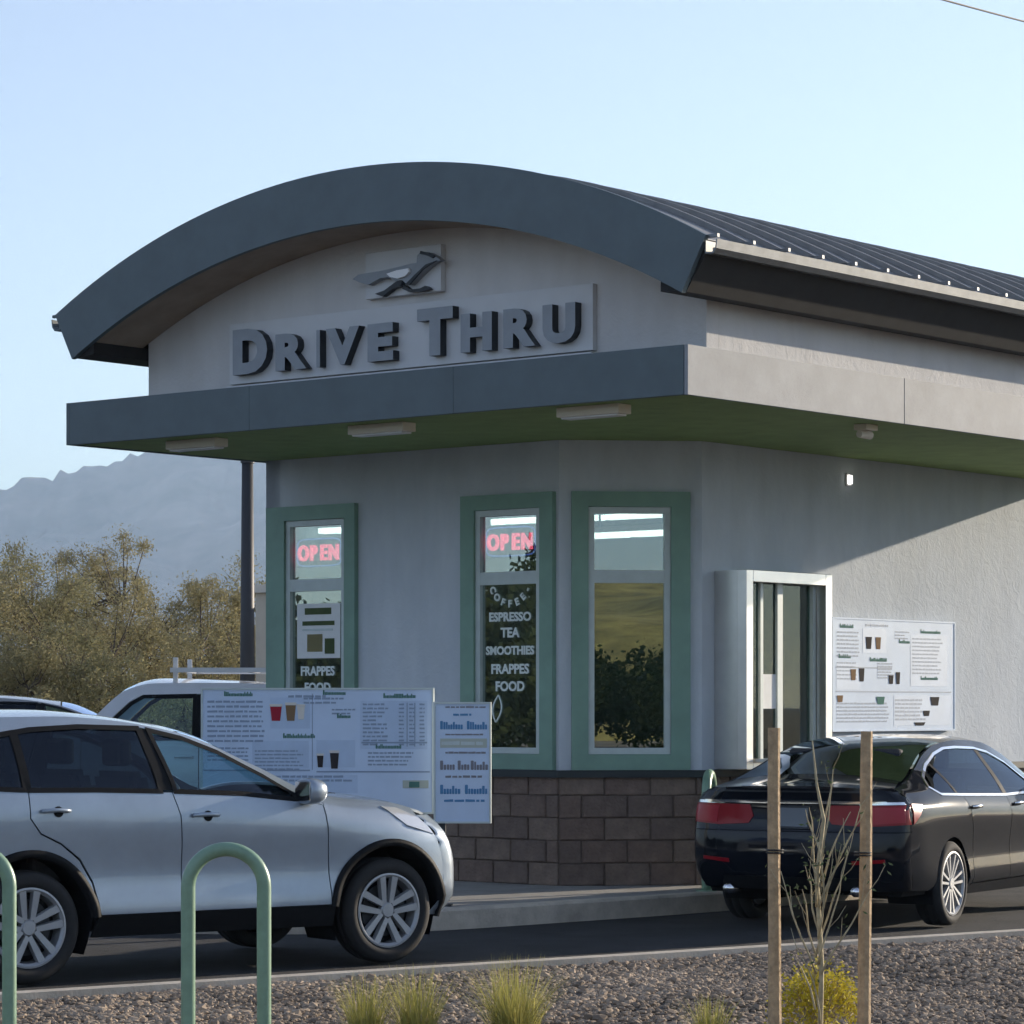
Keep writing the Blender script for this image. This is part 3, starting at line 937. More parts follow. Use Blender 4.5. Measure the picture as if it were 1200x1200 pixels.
def ink1(bm):
    for (a, b, zt, n, h, st) in [(0.05, 0.50, 1.56, 9, .018, .038), (0.68, 0.98, 1.60, 1, .02, .03), (0.80, 1.12, 1.585, 2, .016, .032),
                                 (0.42, 0.80, 1.18, 6, .013, .028), (1.26, 1.46, 1.54, 11, .016, .031), (1.30, 1.70, 1.165, 4, .014, .03), (0.55, 1.2, 0.98, 2, .018, .03), (1.02, 1.22, 1.50, 2, .014, .03), (0.05, .38, 1.2, 4, .015, .03)]:
        for k in range(n):
            scribble(bm, a, b * rw.uniform(.93, 1.0), zt - k * st, h, y_)
    for x in (1.60, 1.66):
        bm.faces.new([bm.verts.new((a, y_, b)) for a, b in ((x, 1.22), (x + .008, 1.22), (x + .008, 1.56), (x, 1.56))])
    for k in range(11):
        for x in (1.54, 1.62, 1.70):
            scribble(bm, x, x + .04, 1.54 - k * .031, .015, y_)
    for (x0, x1, z) in ((0.9, 1.78, 1.02), (1.25, 1.76, 1.245), (0.02, 0.85, 1.03)):
        bm.faces.new([bm.verts.new((a, y_, b)) for a, b in ((x0, z), (x1, z), (x1, z + .012), (x0, z + .012))])
    x = 0.865
    bm.faces.new([bm.verts.new((a, y_, b)) for a, b in ((x, 1.04), (x + .006, 1.04), (x + .006, 1.63), (x, 1.63))])
def soft1(bm):
    for (a, b, c, d) in ((1.24, 1.76, 1.20, 1.575), (0.40, 0.84, 1.05, 1.265), (0.90, 1.20, 1.06, 1.27), (0.54, 0.85, 1.36, 1.60), (0.52, 1.22, 0.86, 1.0)):
        bm.faces.new([bm.verts.new((x, y_ + .0012, z)) for x, z in ((a, c), (b, c), (b, d), (a, d))])
def green1(bm):
    for (a, b, z) in ((0.18, .40, 1.61), (1.42, 1.66, 1.595), (0.64, .88, 1.285), (1.36, 1.56, 1.205), (.95, 1.12, 1.62), (1.06, 1.16, 1.44)):
        scrib_words(bm, [(a, b)], z, .03, y_)
prints(mb1, [('menu_tint', soft1, M['menu_tint']), ('menu_print', ink1, M['menu_ink']), ('menu_headings', green1, M['menu_green'])])
for (x, z, w2, h2, m_) in ((0.585, 1.42, .09, .11, 'cup_red'), (0.70, 1.42, .08, .12, 'cup_tan'), (0.78, 1.43, .06, .10, 'cup_cream'), (0.93, 1.06, .05, .09, 'cup_dark'), (1.04, 1.05, .07, .12, 'cup_dark'), (0.50, 0.85, .06, .08, 'cup_tan')):
    cup(mb1, x, z, w2, h2, M[m_], y_)
boxobj('dish_picture', 1.57, 1.77, y_ - .002, y_, 0.90, 0.96, M['menu_olive'], mb1)
boxobj('dish_picture', 1.62, 1.70, y_ - .004, y_ - .0022, 0.905, 0.95, M['menu_green'], mb1)

D2 = 23.05
mb2 = menu('menu_board', (at(508.5, 0, D2).x, D2 - 0.02, 0.147), R(-3), 0.44, 0.635, 1.565, 'narrow white menu board with blue lettering beside the wide one', (0.02,), False)
def t_blue(bm):
    scrib_words(bm, [(0.05, 0.22), (0.255, 0.40)], 1.355, .05, y_)
    scrib_words(bm, [(0.05, 0.20), (0.24, 0.40)], 0.86, .055, y_)
    scribble(bm, 0.15, 0.29, 1.46, .018, y_); scribble(bm, 0.08, 0.40, .80, .02, y_)
def t_grey(bm):
    scrib_words(bm, [(0.05, 0.16), (0.185, 0.26), (0.285, 0.40)], 1.045, .055, y_)
    scribble(bm, 0.09, 0.40, 1.52, .014, y_); scribble(bm, 0.09, 0.40, 1.17, .016, y_, .2); scribble(bm, 0.09, 0.38, 1.31, .014, y_, .2); scribble(bm, .09, .38, .985, .018, y_)
def t_olive(bm):
    bm.faces.new([bm.verts.new((a, y_ + .0008, b)) for a, b in ((0.05, 1.215), (0.41, 1.215), (0.41, 1.285), (0.05, 1.285))])
def t_oliveink(bm):
    scribble(bm, 0.06, 0.38, 1.235, .032, y_ - .001, .35)
prints(mb2, [('menu_print', t_blue, M['menu_blue']), ('menu_print', t_grey, M['menu_grey']), ('menu_band', t_olive, M['menu_olive']), ('menu_print', t_oliveink, M['alu'])])

# the board fixed to the lane-side wall
mb3 = empty('menu_board', bl(XS + 0.01, 5.18, 1.45), R(90) - TH, 'square white menu board fixed to the sunlit side wall', 'menu board')
bw, bh = 2.12, 1.04
bm = bmesh.new(); framed(bm, 0, bw, 0, bh, 0.015, -0.06, -0.002); bmobj('frame', bm, M['menu_face'], mb3)
boxobj('face', .015, bw - .015, -.055, -.002, .015, bh - .015, M['menu_face'], mb3)
y3 = -0.0575
def ink3(bm):
    for (a, b, zt, n, h, st) in [(.07, .45, .90, 7, .016, .036), (.07, .40, .62, 5, .016, .036), (.75, 1.05, .62, 6, .014, .026), (1.35, 1.9, .86, 10, .016, .036), (.07, .95, .25, 6, .016, .033), (1.05, 1.6, .28, 6, .02, .036), (1.05, 1.3, .92, 3, .014, .03), (.55, .95, .97, 1, .02, .03)]:
        for k in range(n):
            scribble(bm, a, b * rw.uniform(.93, 1), zt - k * st, h, y3)
    for (x0, x1, z) in ((0.05, 2.05, .36), (.05, 1.0, .58)):
        bm.faces.new([bm.verts.new((a, y3, b)) for a, b in ((x0, z), (x1, z), (x1, z + .012), (x0, z + .012))])
def soft3(bm):
    for (a, b, c, d) in ((1.32, 1.98, .42, .90), (.06, .46, .38, .62), (1.03, 2.03, .05, .33), (.5, .9, .72, .95)):
        bm.faces.new([bm.verts.new((x, y3 + .0012, z)) for x, z in ((a, c), (b, c), (b, d), (a, d))])
def green3(bm):
    for (a, b, z) in ((.12, .34, .945), (.62, .9, .645), (.1, .3, .67), (1.5, 1.85, .92), (1.5, 1.8, .48), (1.12, 1.3, .82)):
        scrib_words(bm, [(a, b)], z, .03, y3)
prints(mb3, [('menu_tint', soft3, M['menu_tint']), ('menu_print', ink3, M['menu_ink']), ('menu_headings', green3, M['menu_green'])])
for (x, z, w2, h2, m_) in ((.60, .76, .10, .11, 'cup_dark'), (.76, .76, .09, .11, 'cup_tan'), (.34, .47, .09, .10, 'cup_tan'), (.48, .46, .09, .12, 'cup_dark'), (.98, .44, .08, .08, 'cup_dark'), (1.1, .44, .07, .11, 'cup_dark'), (.12, .27, .1, .06, 'cup_tan'), (.8, .25, .14, .07, 'menu_green'), (1.75, .24, .16, .08, 'cup_dark'), (1.6, .14, .12, .05, 'cup_dark'), (1.48, .05, .2, .03, 'cup_dark')):
    cup(mb3, x, z, w2, h2, M[m_], y3, False)
# ------------------------------------------------------------------ vehicles
def paint(name, col, metal, rough, coat=1.0, dirt=0.06, spec=0.5):
    return mat(name, col, rough, metal, 2.5, dirt, coat=coat, spec=spec)
M['silver'] = paint('silver', (0.305, 0.365, 0.435), 0.35, 0.34, dirt=0.10)
M['black_paint'] = paint('black_paint', (0.007, 0.009, 0.014), 0.0, 0.12, coat=0.6, spec=0.02)
M['white_paint'] = paint('white_paint', (0.62, 0.63, 0.64), 0.0, 0.4)
M['grey_paint'] = paint('grey_paint', (0.30, 0.30, 0.30), 0.4, 0.4)
M['cladding'] = mat('cladding', (0.014, 0.015, 0.017), 0.55, 0, 20, 0.15, spec=0.05)
M['tyre'] = mat('tyre', (0.016, 0.016, 0.017), 0.85, 0, 30, 0.2)
M['rim'] = mat('rim', (0.36, 0.37, 0.385), 0.42, 0.35, 8, 0.1)
M['chrome'] = mat('chrome', (0.80, 0.80, 0.81), 0.12, 1.0)
M['car_glass'] = glass('car_glass', (0.62, 0.82, 0.86), 0.03, 0, (.75, .85, 1))
M['dark_glass'] = glass('dark_glass', (0.06, 0.075, 0.085), 0.03, 0, (.7, .82, 1), 0.6)
M['red_lamp'] = mat('red_lamp', (0.26, 0.004, 0.012), 0.3, 0, coat=0.3, spec=0.2)
M['red_lamp2'] = mat('red_lamp2', (0.36, 0.02, 0.035), 0.3, 0, coat=0.3, spec=0.2)
M['clear_lamp'] = mat('clear_lamp', (0.62, 0.64, 0.66), 0.12, 0.3, coat=1.0)
M['cabin'] = mat('cabin', (0.04, 0.04, 0.043), 0.85, 0, 9, 0.2)
M['plate'] = mat('plate', (0.14, 0.16, 0.18), 0.5)
M['amber'] = mat('amber', (0.5, 0.18, 0.02), 0.3)

def patch_bm(poly, fn, res, flange=0.018, inward=None, fine=False):
    """clean-edged curved panel: polygon in 2D, cut on a grid, mapped to 3D; edges folded inward"""
    bm = bmesh.new()
    pts = []
    for p in poly:
        if not pts or (abs(p[0] - pts[-1][0]) + abs(p[1] - pts[-1][1])) > 1e-4:
            pts.append(p)
    if abs(pts[0][0] - pts[-1][0]) + abs(pts[0][1] - pts[-1][1]) < 1e-4:
        pts.pop()
    bm.faces.new([bm.verts.new((p[0], p[1], 0)) for p in pts])
    for ax in (0, 1):
        lo, hi = min(p[ax] for p in pts), max(p[ax] for p in pts)
        c = math.floor(lo / res) * res + res
        while c < hi - 1e-5:
            co = (c, 0, 0) if ax == 0 else (0, c, 0)
            no = (1, 0, 0) if ax == 0 else (0, 1, 0)
            bmesh.ops.bisect_plane(bm, geom=bm.verts[:] + bm.edges[:] + bm.faces[:], plane_co=co, plane_no=no, dist=1e-5)
            c += res
    if fine:      # extra cuts where the end wraps round to the side
        for k in range(16):
            for sgn in (-1, 1):
                bmesh.ops.bisect_plane(bm, geom=bm.verts[:] + bm.edges[:] + bm.faces[:], plane_co=(sgn * (.64 + .0175 * k), 0, 0), plane_no=(1, 0, 0), dist=1e-5)
    for v in bm.verts:
        v.co = fn(v.co.x, v.co.y)
    for f in bm.faces:
        f.smooth = True
    if flange and inward is not None:
        be = [e for e in bm.edges if e.is_boundary]
        r = bmesh.ops.extrude_edge_only(bm, edges=be)
        for g in r['geom']:
            if isinstance(g, bmesh.types.BMVert):
                g.co += Vector(inward(g.co)) * flange
        for e in be:
            e.smooth = False
    return bm

def joinbm(name, bms, m, parent):
    me = bpy.data.meshes.new(name)
    tot = bmesh.new()
    for b in bms:
        t = bpy.data.meshes.new('tmp')
        b.to_mesh(t); b.free()
        tot.from_mesh(t)
        bpy.data.meshes.remove(t)
    tot.to_mesh(me); tot.free()
    for x in (m if isinstance(m, (list, tuple)) else [m]):
        me.materials.append(x)
    return link(bpy.data.objects.new(name, me), parent)

class Car:
    def __init__(s, rows, crown, xr, rr, pr, xf, fr, pf, zr_top, zf_top, tn=2.4):
        s.rows, s.crown, s.xr, s.rr, s.pr, s.xf, s.fr, s.pf, s.tn = rows, crown, xr, rr, pr, xf, fr, pf, tn
        s.ze, s.we = rows[-1]
        s.zr_top, s.zf_top = zr_top, zf_top
        s._c = {}
    def W(s, x, z):
        k = round(x, 4)
        f = s._c.get(k)
        if f is None:
            zs = [r[0](x) for r in s.rows]; ws = [r[1](x) for r in s.rows]
            for i in range(1, len(zs)):
                zs[i] = max(zs[i], zs[i - 1] + 0.012)
            f = s._c[k] = pchip(zs, ws)
        return f(z)
    def top(s, x, y):
        r = min(1.0, abs(y) / max(s.we(x), 1e-3))
        return s.ze(x) + s.crown(x) * (1 - r ** s.tn)
    def wr(s, z): return s.W(s.xr(z) + s.rr, z)
    def wf(s, z): return s.W(s.xf(z) - s.fr, z)
    def RX(s, y, z): return s.xr(z) + s.rr * (1 - max(0.0, 1 - min(1, abs(y) / s.wr(z)) ** s.pr) ** (1 / s.pr))
    def FX(s, y, z): return s.xf(z) - s.fr * (1 - max(0.0, 1 - min(1, abs(y) / s.wf(z)) ** s.pf) ** (1 / s.pf))
    def side(s, poly, sg, off=0.0, res=0.07, flange=0.018):
        return patch_bm(poly, lambda x, z: Vector((x, sg * (s.W(x, z) + off), z)), res, flange, lambda c: (0, -sg, 0))
    def roofp(s, poly, off=0.0, res=0.09, flange=0.018):
        return patch_bm(poly, lambda x, y: Vector((x, y, s.top(x, y) + off)), res, flange, lambda c: (0, 0, -1))
    def rear(s, poly, off=0.0, res=0.06, flange=0.018):
        return patch_bm(poly, lambda y, z: Vector((s.RX(y, z) - off * (1 - .8 * min(1, abs(y) / s.wr(z)) ** 8), y, z)), res, flange, lambda c: (1, 0, 0), True)
    def front(s, poly, off=0.0, res=0.06, flange=0.018):
        return patch_bm(poly, lambda y, z: Vector((s.FX(y, z) + off, y, z)), res, flange, lambda c: (-1, 0, 0), True)
    def edge(s, x0, x1, n=14, dz=0.0):
        return [(x0 + (x1 - x0) * i / n, s.ze(x0 + (x1 - x0) * i / n) + dz) for i in range(n + 1)]
    def toppoly(s, x0, x1, k=1.0, n=12):
        a = [(x0 + (x1 - x0) * i / n, s.we(x0 + (x1 - x0) * i / n) * k) for i in range(n + 1)]
        return a + [(x, -y) for x, y in a[::-1]]
    def rear_zt(s, y):
        z = s.zr_top
        for _ in range(6):
            z = s.top(s.RX(y, z), min(abs(y), s.we(s.RX(y, z))))
        return z
    def front_zt(s, y):
        z = s.zf_top
        for _ in range(6):
            z = s.top(s.FX(y, z), min(abs(y), s.we(s.FX(y, z))))
        return z

def ring(outer, inner):
    """closed strip between two equal-length outlines, as a list of quads"""
    n = len(outer)
    return [[outer[i], outer[(i + 1) % n], inner[(i + 1) % n], inner[i]] for i in range(n)]
def inset(poly, d):
    n = len(poly)
    area = sum(poly[i][0] * poly[(i + 1) % n][1] - poly[(i + 1) % n][0] * poly[i][1] for i in range(n))
    sg = 1 if area > 0 else -1
    out = []
    for i in range(n):
        a, b, c = Vector(poly[i - 1]), Vector(poly[i]), Vector(poly[(i + 1) % n])
        d1 = (b - a).normalized(); d2 = (c - b).normalized()
        n1 = Vector((-d1.y, d1.x)) * sg; n2 = Vector((-d2.y, d2.x)) * sg
        m = (n1 + n2)
        m = m.normalized() if m.length > 1e-6 else n1
        out.append(tuple(b + m * (d / max(0.45, m.dot(n1)))))
    return out
def strip_side(car, outer, inner, sg, off, th=0.006):
    bm = bmesh.new()
    n = len(outer)
    def P(p, o): return bm.verts.new((p[0], sg * (car.W(p[0], p[1]) + o), p[1]))
    a = [P(p, off) for p in outer]; b = [P(p, off) for p in inner]
    c = [P(p, off - th) for p in outer]; d = [P(p, off - th) for p in inner]
    for i in range(n):
        j = (i + 1) % n
        bm.faces.new((a[i], a[j], b[j], b[i])); bm.faces.new((a[i], c[i], c[j], a[j])); bm.faces.new((b[i], b[j], d[j], d[i]))
    return bm
def resample(poly, step=0.06):
    out = []
    n = len(poly)
    for i in range(n):
        a, b = Vector(poly[i]), Vector(poly[(i + 1) % n])
        k = max(1, int((b - a).length / step))
        out += [tuple(a.lerp(b, t / k)) for t in range(k)]
    return out

def make_wheel(parent, loc, sg, r_t, r_rim, wd, style, m_rim=None):
    """sg: +1 left, -1 right (outer face direction along local y)"""
    wh = bpy.data.objects.new('wheel', None)
    wh.location = loc
    link(wh, parent)
    bm = bmesh.new()
    h = wd / 2
    prof = [(-h * .75, r_rim), (-h * .98, r_rim + .02), (-h, (r_t + r_rim) / 2), (-h * .93, r_t - .025), (-h * .72, r_t - .004), (-h * .35, r_t), (-h * .33, r_t - .008), (-h * .27, r_t - .008), (-h * .25, r_t), (h * .25, r_t), (h * .27, r_t - .008), (h * .33, r_t - .008), (h * .35, r_t), (h * .72, r_t - .004), (h * .93, r_t - .025), (h, (r_t + r_rim) / 2), (h * .98, r_rim + .02), (h * .75, r_rim)]
    lathe(bm, prof, 48)
    bmobj('tyre', bm, M['tyre'], wh, smooth=True)
    bm = bmesh.new()
    yo = sg * h
    lathe(bm, [(yo * .80, r_rim + .004), (yo * .93, r_rim + .006), (yo * .95, r_rim - .006), (yo * .80, r_rim - .022), (-yo * .8, r_rim - .03)], 48)
    for r0, r1, y in ((0.0, 0.052, yo * .86),):
        lathe(bm, [(y, 0.001), (y, r1 * .8), (y - sg * .012, r1), (y - sg * .05, r1)], 20)
    # spokes
    def spoke(a, w0, w1, skew0=0.0, skew1=0.0):
        r0, r1 = 0.045, r_rim - .012
        n = 5
        rings = []
        ca, sa = math.cos(a), math.sin(a)
        for i in range(n + 1):
            t = i / n
            r = r0 + (r1 - r0) * t
            w_ = w0 + (w1 - w0) * t
            o = skew0 + (skew1 - skew0) * t
            y = yo * (.80 + .09 * t)
            row = []
            for (dx, dy) in ((-.5, -.035), (-.42, 0), (.42, 0), (.5, -.035)):
                tx = o + dx * w_
                row.append(bm.verts.new((r * ca - tx * sa, y + sg * dy, r * sa + tx * ca)))
            rings.append(row)
        for p, q in zip(rings, rings[1:]):
            for k in range(3):
                bm.faces.new((p[k], p[k + 1], q[k + 1], q[k]))
    if style == 'twin5':
        for k in range(5):
            a = 2 * math.pi * k / 5 + 0.3
            spoke(a, .038, .056, -.026, -.050); spoke(a, .038, .056, .026, .050)
            spoke(a + math.pi / 5, .0, .055, 0, 0) if False else None
    else:
        for k in range(7):
            a = 2 * math.pi * k / 7 + 0.2
            spoke(a, .020, .026, -.012, -.040); spoke(a, .020, .026, .012, .040)
    bmobj('rim', bm, m_rim or M['rim'], wh, smooth=False)
    bm = bmesh.new()
    lathe(bm, [(yo * .35, 0.02), (yo * .35, r_rim * .72), (yo * .28, r_rim * .72), (yo * .28, 0.02)], 28)
    bmobj('brake_disc', bm, M['dark_metal'], wh)
    bm = bmesh.new()
    lathe(bm, [(yo * .1, 0.001), (yo * .1, r_rim - .03)], 28)
    bmobj('wheel_back', bm, M['cladding'], wh)
    return wh

def liner(car, xw, zw, ra, sg, parent):
    bm = bmesh.new()
    pts = arc(xw, zw, ra - .006, -25, 205, 22)
    a = [bm.verts.new((p[0], sg * (car.W(p[0], max(p[1], .3)) - .015), p[1])) for p in pts]
    b = [bm.verts.new((p[0], sg * .50, p[1])) for p in pts]
    for i in range(len(pts) - 1):
        bm.faces.new((a[i], a[i + 1], b[i + 1], b[i]))
    bm.faces.new(b)
    return bmobj('wheel_well', bm, M['cladding'], parent)

def seats(parent, xs, z):
    for (x, y, wd) in xs:
        st = bpy.data.objects.new('seat', None); link(st, parent)
        bm = bmesh.new(); box(bm, x - .25, x + .27, y - wd / 2, y + wd / 2, z - .12, z + .05, .03); bmobj('cushion', bm, M['cabin'], st)
        bm = bmesh.new(); vs = box(bm, x - .30, x - .16, y - wd / 2, y + wd / 2, z, z + .55)
        for v in bm.verts:
            v.co.x -= (v.co.z - z) * .22
        bmesh.ops.bevel(bm, geom=bm.edges[:], offset=.04, segments=2, affect='EDGES'); bmobj('backrest', bm, M['cabin'], st)
        for yy in ([y] if wd < .7 else [y - .35, y + .35]):
            bm = bmesh.new(); box(bm, x - .42, x - .32, yy - .12, yy + .12, z + .58, z + .75, .03); bmobj('headrest', bm, M['cabin'], st)

def handle(car, x, z, sg, parent, m, L=.19):
    bm = bmesh.new()
    pts = []
    for i in range(9):
        t = i / 8
        xx = x - L / 2 + L * t
        pts.append((xx, sg * (car.W(xx, z) + .008 + .028 * math.sin(math.pi * t) ** .5), z + .006 * math.sin(math.pi * t)))
    tube(bm, pts, .013, 8)
    return bmobj('handle', bm, m, parent, smooth=True)

def mirror(car, x, z, sg, parent, m):
    mh = bpy.data.objects.new('mirror', None); link(mh, parent)
    y = sg * (car.W(x, z) + .14)
    bm = bmesh.new()
    bmesh.ops.create_icosphere(bm, subdivisions=3, radius=1)
    for v in bm.verts:
        c = v.co
        k = lambda q, p: math.copysign(abs(q) ** p, q)
        fx = max(c.x, -.35)
        v.co = Vector((x + fx * .12, y + k(c.y, .8) * .11, z + k(c.z, .75) * .085))
    bmobj('housing', bm, m, mh, smooth=True)
    bm = bmesh.new()
    tube(bm, [(x + .03, sg * (car.W(x, z - .06) - .02), z - .07), (x + .02, y, z - .045)], .025, 8)
    bmobj('stalk', bm, M['cladding'], mh)
    bm = bmesh.new()
    box(bm, x - .050, x - .044, y - .085, y + .085, z - .06, z + .06)
    bmobj('mirror_glass', bm, M['chrome'], mh)

def panel_obj(name, bms, m, parent):
    return joinbm(name, bms if isinstance(bms, list) else [bms], m, parent)

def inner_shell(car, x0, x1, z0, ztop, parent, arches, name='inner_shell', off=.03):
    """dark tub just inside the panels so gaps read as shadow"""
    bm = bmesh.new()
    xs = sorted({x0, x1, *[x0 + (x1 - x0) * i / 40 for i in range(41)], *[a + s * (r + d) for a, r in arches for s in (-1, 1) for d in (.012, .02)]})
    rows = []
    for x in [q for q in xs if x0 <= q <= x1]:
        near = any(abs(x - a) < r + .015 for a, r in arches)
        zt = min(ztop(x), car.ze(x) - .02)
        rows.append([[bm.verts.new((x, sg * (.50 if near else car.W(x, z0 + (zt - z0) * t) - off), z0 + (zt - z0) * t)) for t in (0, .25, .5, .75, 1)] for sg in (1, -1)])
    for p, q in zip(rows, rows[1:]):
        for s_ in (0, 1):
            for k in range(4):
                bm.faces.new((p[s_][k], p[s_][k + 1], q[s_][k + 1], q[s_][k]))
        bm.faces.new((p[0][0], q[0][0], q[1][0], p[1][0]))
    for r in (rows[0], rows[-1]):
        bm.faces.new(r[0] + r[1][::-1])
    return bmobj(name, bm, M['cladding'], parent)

# ---- the silver crossover
def build_suv(loc, rz, label, pm, scale=1.0, group=None):
    T = empty('parked_car' if scale != 1 else 'car', loc, rz, label, 'car', group)
    T.scale = (scale,) * 3
    WB = 2.62
    rows = [
        (curve((-1, .36), (-.5, .27), (2.2, .25), (2.9, .27), (3.3, .36)), curve((-1, .76), (-.5, .82), (2.6, .83), (2.95, .80), (3.3, .72))),
        (curve((-1, .46), (0, .42), (2.6, .42), (3.3, .46)), curve((-1, .83), (-.5, .90), (0, .905), (2.62, .905), (2.95, .885), (3.3, .80))),
        (curve((-1, .66), (0, .64), (2.6, .62), (3.3, .58)), curve((-1, .84), (-.5, .893), (.6, .878), (1.9, .878), (2.62, .90), (2.95, .88), (3.3, .80))),
        (curve((-1, 1.05), (0, 1.0), (1.2, .95), (2.2, .90), (2.8, .84), (3.3, .71)), curve((-1, .84), (-.5, .90), (.3, .905), (2.2, .905), (2.62, .90), (2.95, .87), (3.3, .79))),
        (curve((-1, 1.22), (-.5, 1.19), (0, 1.17), (.94, 1.145), (1.87, 1.075), (2.25, 1.03), (2.65, .985), (3.0, .91), (3.3, .79)), curve((-1, .80), (-.5, .86), (.3, .875), (1.9, .872), (2.3, .865), (2.62, .845), (2.95, .81), (3.3, .74))),
        (curve((-1, 1.50), (-.8, 1.54), (-.3, 1.605), (.3, 1.615), (.69, 1.59), (1.2, 1.505), (1.74, 1.29), (2.12, 1.12), (2.30, 1.085), (2.65, 1.055), (3.0, .975), (3.3, .85)),
         curve((-1, .58), (-.5, .62), (.3, .635), (1.2, .62), (1.74, .665), (2.2, .735), (2.65, .75), (3.0, .72), (3.3, .66))),
    ]
    crown = curve((-1, .03), (.3, .045), (1.0, .05), (1.5, .10), (2.1, .07), (2.4, .045), (3.0, .05), (3.3, .06))
    c = Car(rows, crown,
            curve((.25, -.86), (.5, -.93), (.9, -.95), (1.15, -.90), (1.55, -.72)), .16, 2.6,
            curve((.28, 3.24), (.45, 3.33), (.62, 3.335), (.80, 3.29), (.95, 3.17), (1.02, 3.06)), .27, 2.5, 1.52, .97)
    cor = lambda z: c.xf(z) - c.fr
    corr = lambda z: c.xr(z) + c.rr
    RA = .435
    zw = .345
    body = []
    doors = {}
    for sg in (-1, 1):
        # front fender
        top = c.edge(2.16, cor(.965), 10)
        nose = [(cor(z), z) for z in (.95, .88, .80, .72, .64, .56, .48, .40, .34, .30)]
        P = [(2.165, .42)] + [(2.15, .6), (2.13, .9), (2.115, 1.04)] + [(2.14, c.ze(2.14))] + top[1:] + nose + [(3.04, .30)] + arc(WB, zw, RA, 0, 172, 20)
        body.append(c.side(P, sg))
        # rear quarter with wheel arch
        P = [(.44, .40)] + arc(0, zw, RA, 8, 172, 20) + [(-.44, .33)] + [(corr(z), z) for z in (.33, .5, .7, .9, 1.05, 1.2)] + [(-.62, 1.2), (-.05, 1.172), (-.012, 1.165), (-.012, 1.0), (.06, .905), (.20, .84), (.33, .74), (.42, .60), (.455, .45)]
        body.append(c.side(P, sg))
        # roof side rail and D pillar
        wt = [(-.60, 1.38), (-.2, 1.50), (.1, 1.543), (.44, 1.56), (.88, 1.548), (1.2, 1.485), (1.45, 1.395), (1.75, 1.238), (1.93, 1.115), (1.99, 1.075)]
        P = [(corr(1.2), 1.205), (corr(1.35), 1.35), (corr(1.46), 1.46)] + c.edge(-.60, 2.137, 30)[0:] + [(2.112, 1.045), (2.0, 1.062)] + wt[::-1] + [(-.68, 1.30), (-.62, 1.205)]
        body.append(c.side(P, sg))
        # rear door / front door
        for nm, P in (('rear', [(-.004, 1.163), (.45, 1.158), (.985, 1.142), (1.03, 1.0), (1.045, .8), (1.05, .405), (.475, .405), (.465, .46), (.43, .61), (.34, .75), (.205, .85), (.066, .913), (-.004, 1.004)]),
                      ('front', [(.993, 1.142), (1.5, 1.118), (1.97, 1.068), (2.104, 1.042), (2.122, .9), (2.142, .6), (2.157, .405), (1.058, .405), (1.053, .8), (1.038, 1.0)])):
            d = panel_obj('door', c.side(P, sg), pm, T)
            handle(c, .16 if nm == 'rear' else 1.21, 1.045 if nm == 'rear' else .998, sg, d, pm)
            bm = c.side(arc(.18 if nm == 'rear' else 1.23, 1.04 if nm == 'rear' else .993, .034, 0, 360, 14)[:-1], sg, .002, .05, 0)
            panel_obj('recess_shade', bm, M['cladding'], d)  # flat dark disc stands for the shade in the handle hollow
        # glass
        G = {'quarter_window': [(-.64, 1.21), (-.06, 1.178), (-.03, 1.178), (-.03, 1.515), (-.2, 1.488), (-.57, 1.37)],
             'rear_window': [(0.0, 1.175), (.45, 1.17), (.905, 1.155), (.87, 1.538), (.44, 1.55), (.1, 1.533), (0.0, 1.518)],
             'front_window': [(1.015, 1.152), (1.5, 1.13), (1.90, 1.088), (1.93, 1.10), (1.74, 1.23), (1.44, 1.384), (1.19, 1.474), (.955, 1.525)]}
        for nm, P in G.items():
            wn = panel_obj(nm, c.side(P, sg, -.006, .12, 0), M['car_glass'] if nm == 'front_window' else M['dark_glass'], T)
            o_, i_ = resample(inset(P, -.022)), None
            o_ = resample(P); i2 = inset(o_, .012)
            out = inset(o_, -.018)
            panel_obj('window_trim', strip_side(c, out, i2, sg, .003), M['cladding'], wn)
        # B pillar and mirror sail
        panel_obj('pillar', c.side([(.885, 1.16), (1.03, 1.155), (.97, 1.53), (.86, 1.545)], sg, -.004), M['cladding'], T)
        panel_obj('pillar', c.side([(-.045, 1.18), (.015, 1.178), (.015, 1.525), (-.045, 1.52)], sg, -.004), M['cladding'], T)
        panel_obj('mirror_sail', c.side([(1.88, 1.07), (1.995, 1.072), (1.90, 1.135)], sg, .001), M['cladding'], T)
        # plastic cladding: arches and sill
        for xw in (0, WB):
            o_ = arc(xw, zw, RA + .035, -8 if xw else 6, 174 if xw else 186, 30); i_ = arc(xw, zw, RA - .012, -8 if xw else 6, 174 if xw else 186, 30)
            bm = bmesh.new()
            a = [bm.verts.new((p[0], sg * (c.W(p[0], p[1]) + .014), p[1])) for p in o_]
            b = [bm.verts.new((p[0], sg * (c.W(p[0], p[1]) + .018), p[1])) for p in i_]
            d_ = [bm.verts.new((p[0], sg * (c.W(p[0], p[1]) - .05), p[1])) for p in i_]
            e_ = [bm.verts.new((p[0], sg * (c.W(p[0], p[1]) - .003), p[1])) for p in o_]
            for i in range(len(o_) - 1):
                bm.faces.new((a[i], a[i + 1], b[i + 1], b[i])); bm.faces.new((b[i], b[i + 1], d_[i + 1], d_[i])); bm.faces.new((a[i], e_[i], e_[i + 1], a[i + 1]))
            bmobj('arch_cladding', bm, M['cladding'], T, smooth=True)
            liner(c, xw, zw, RA, sg, T)
            make_wheel(T, (xw, sg * .775, .345), sg, .345, .238, .225, 'twin5')
        panel_obj('sill_cladding', c.side([(.44, .265), (2.20, .262), (2.185, .40), (.46, .40)], sg, .006), M['cladding'], T)
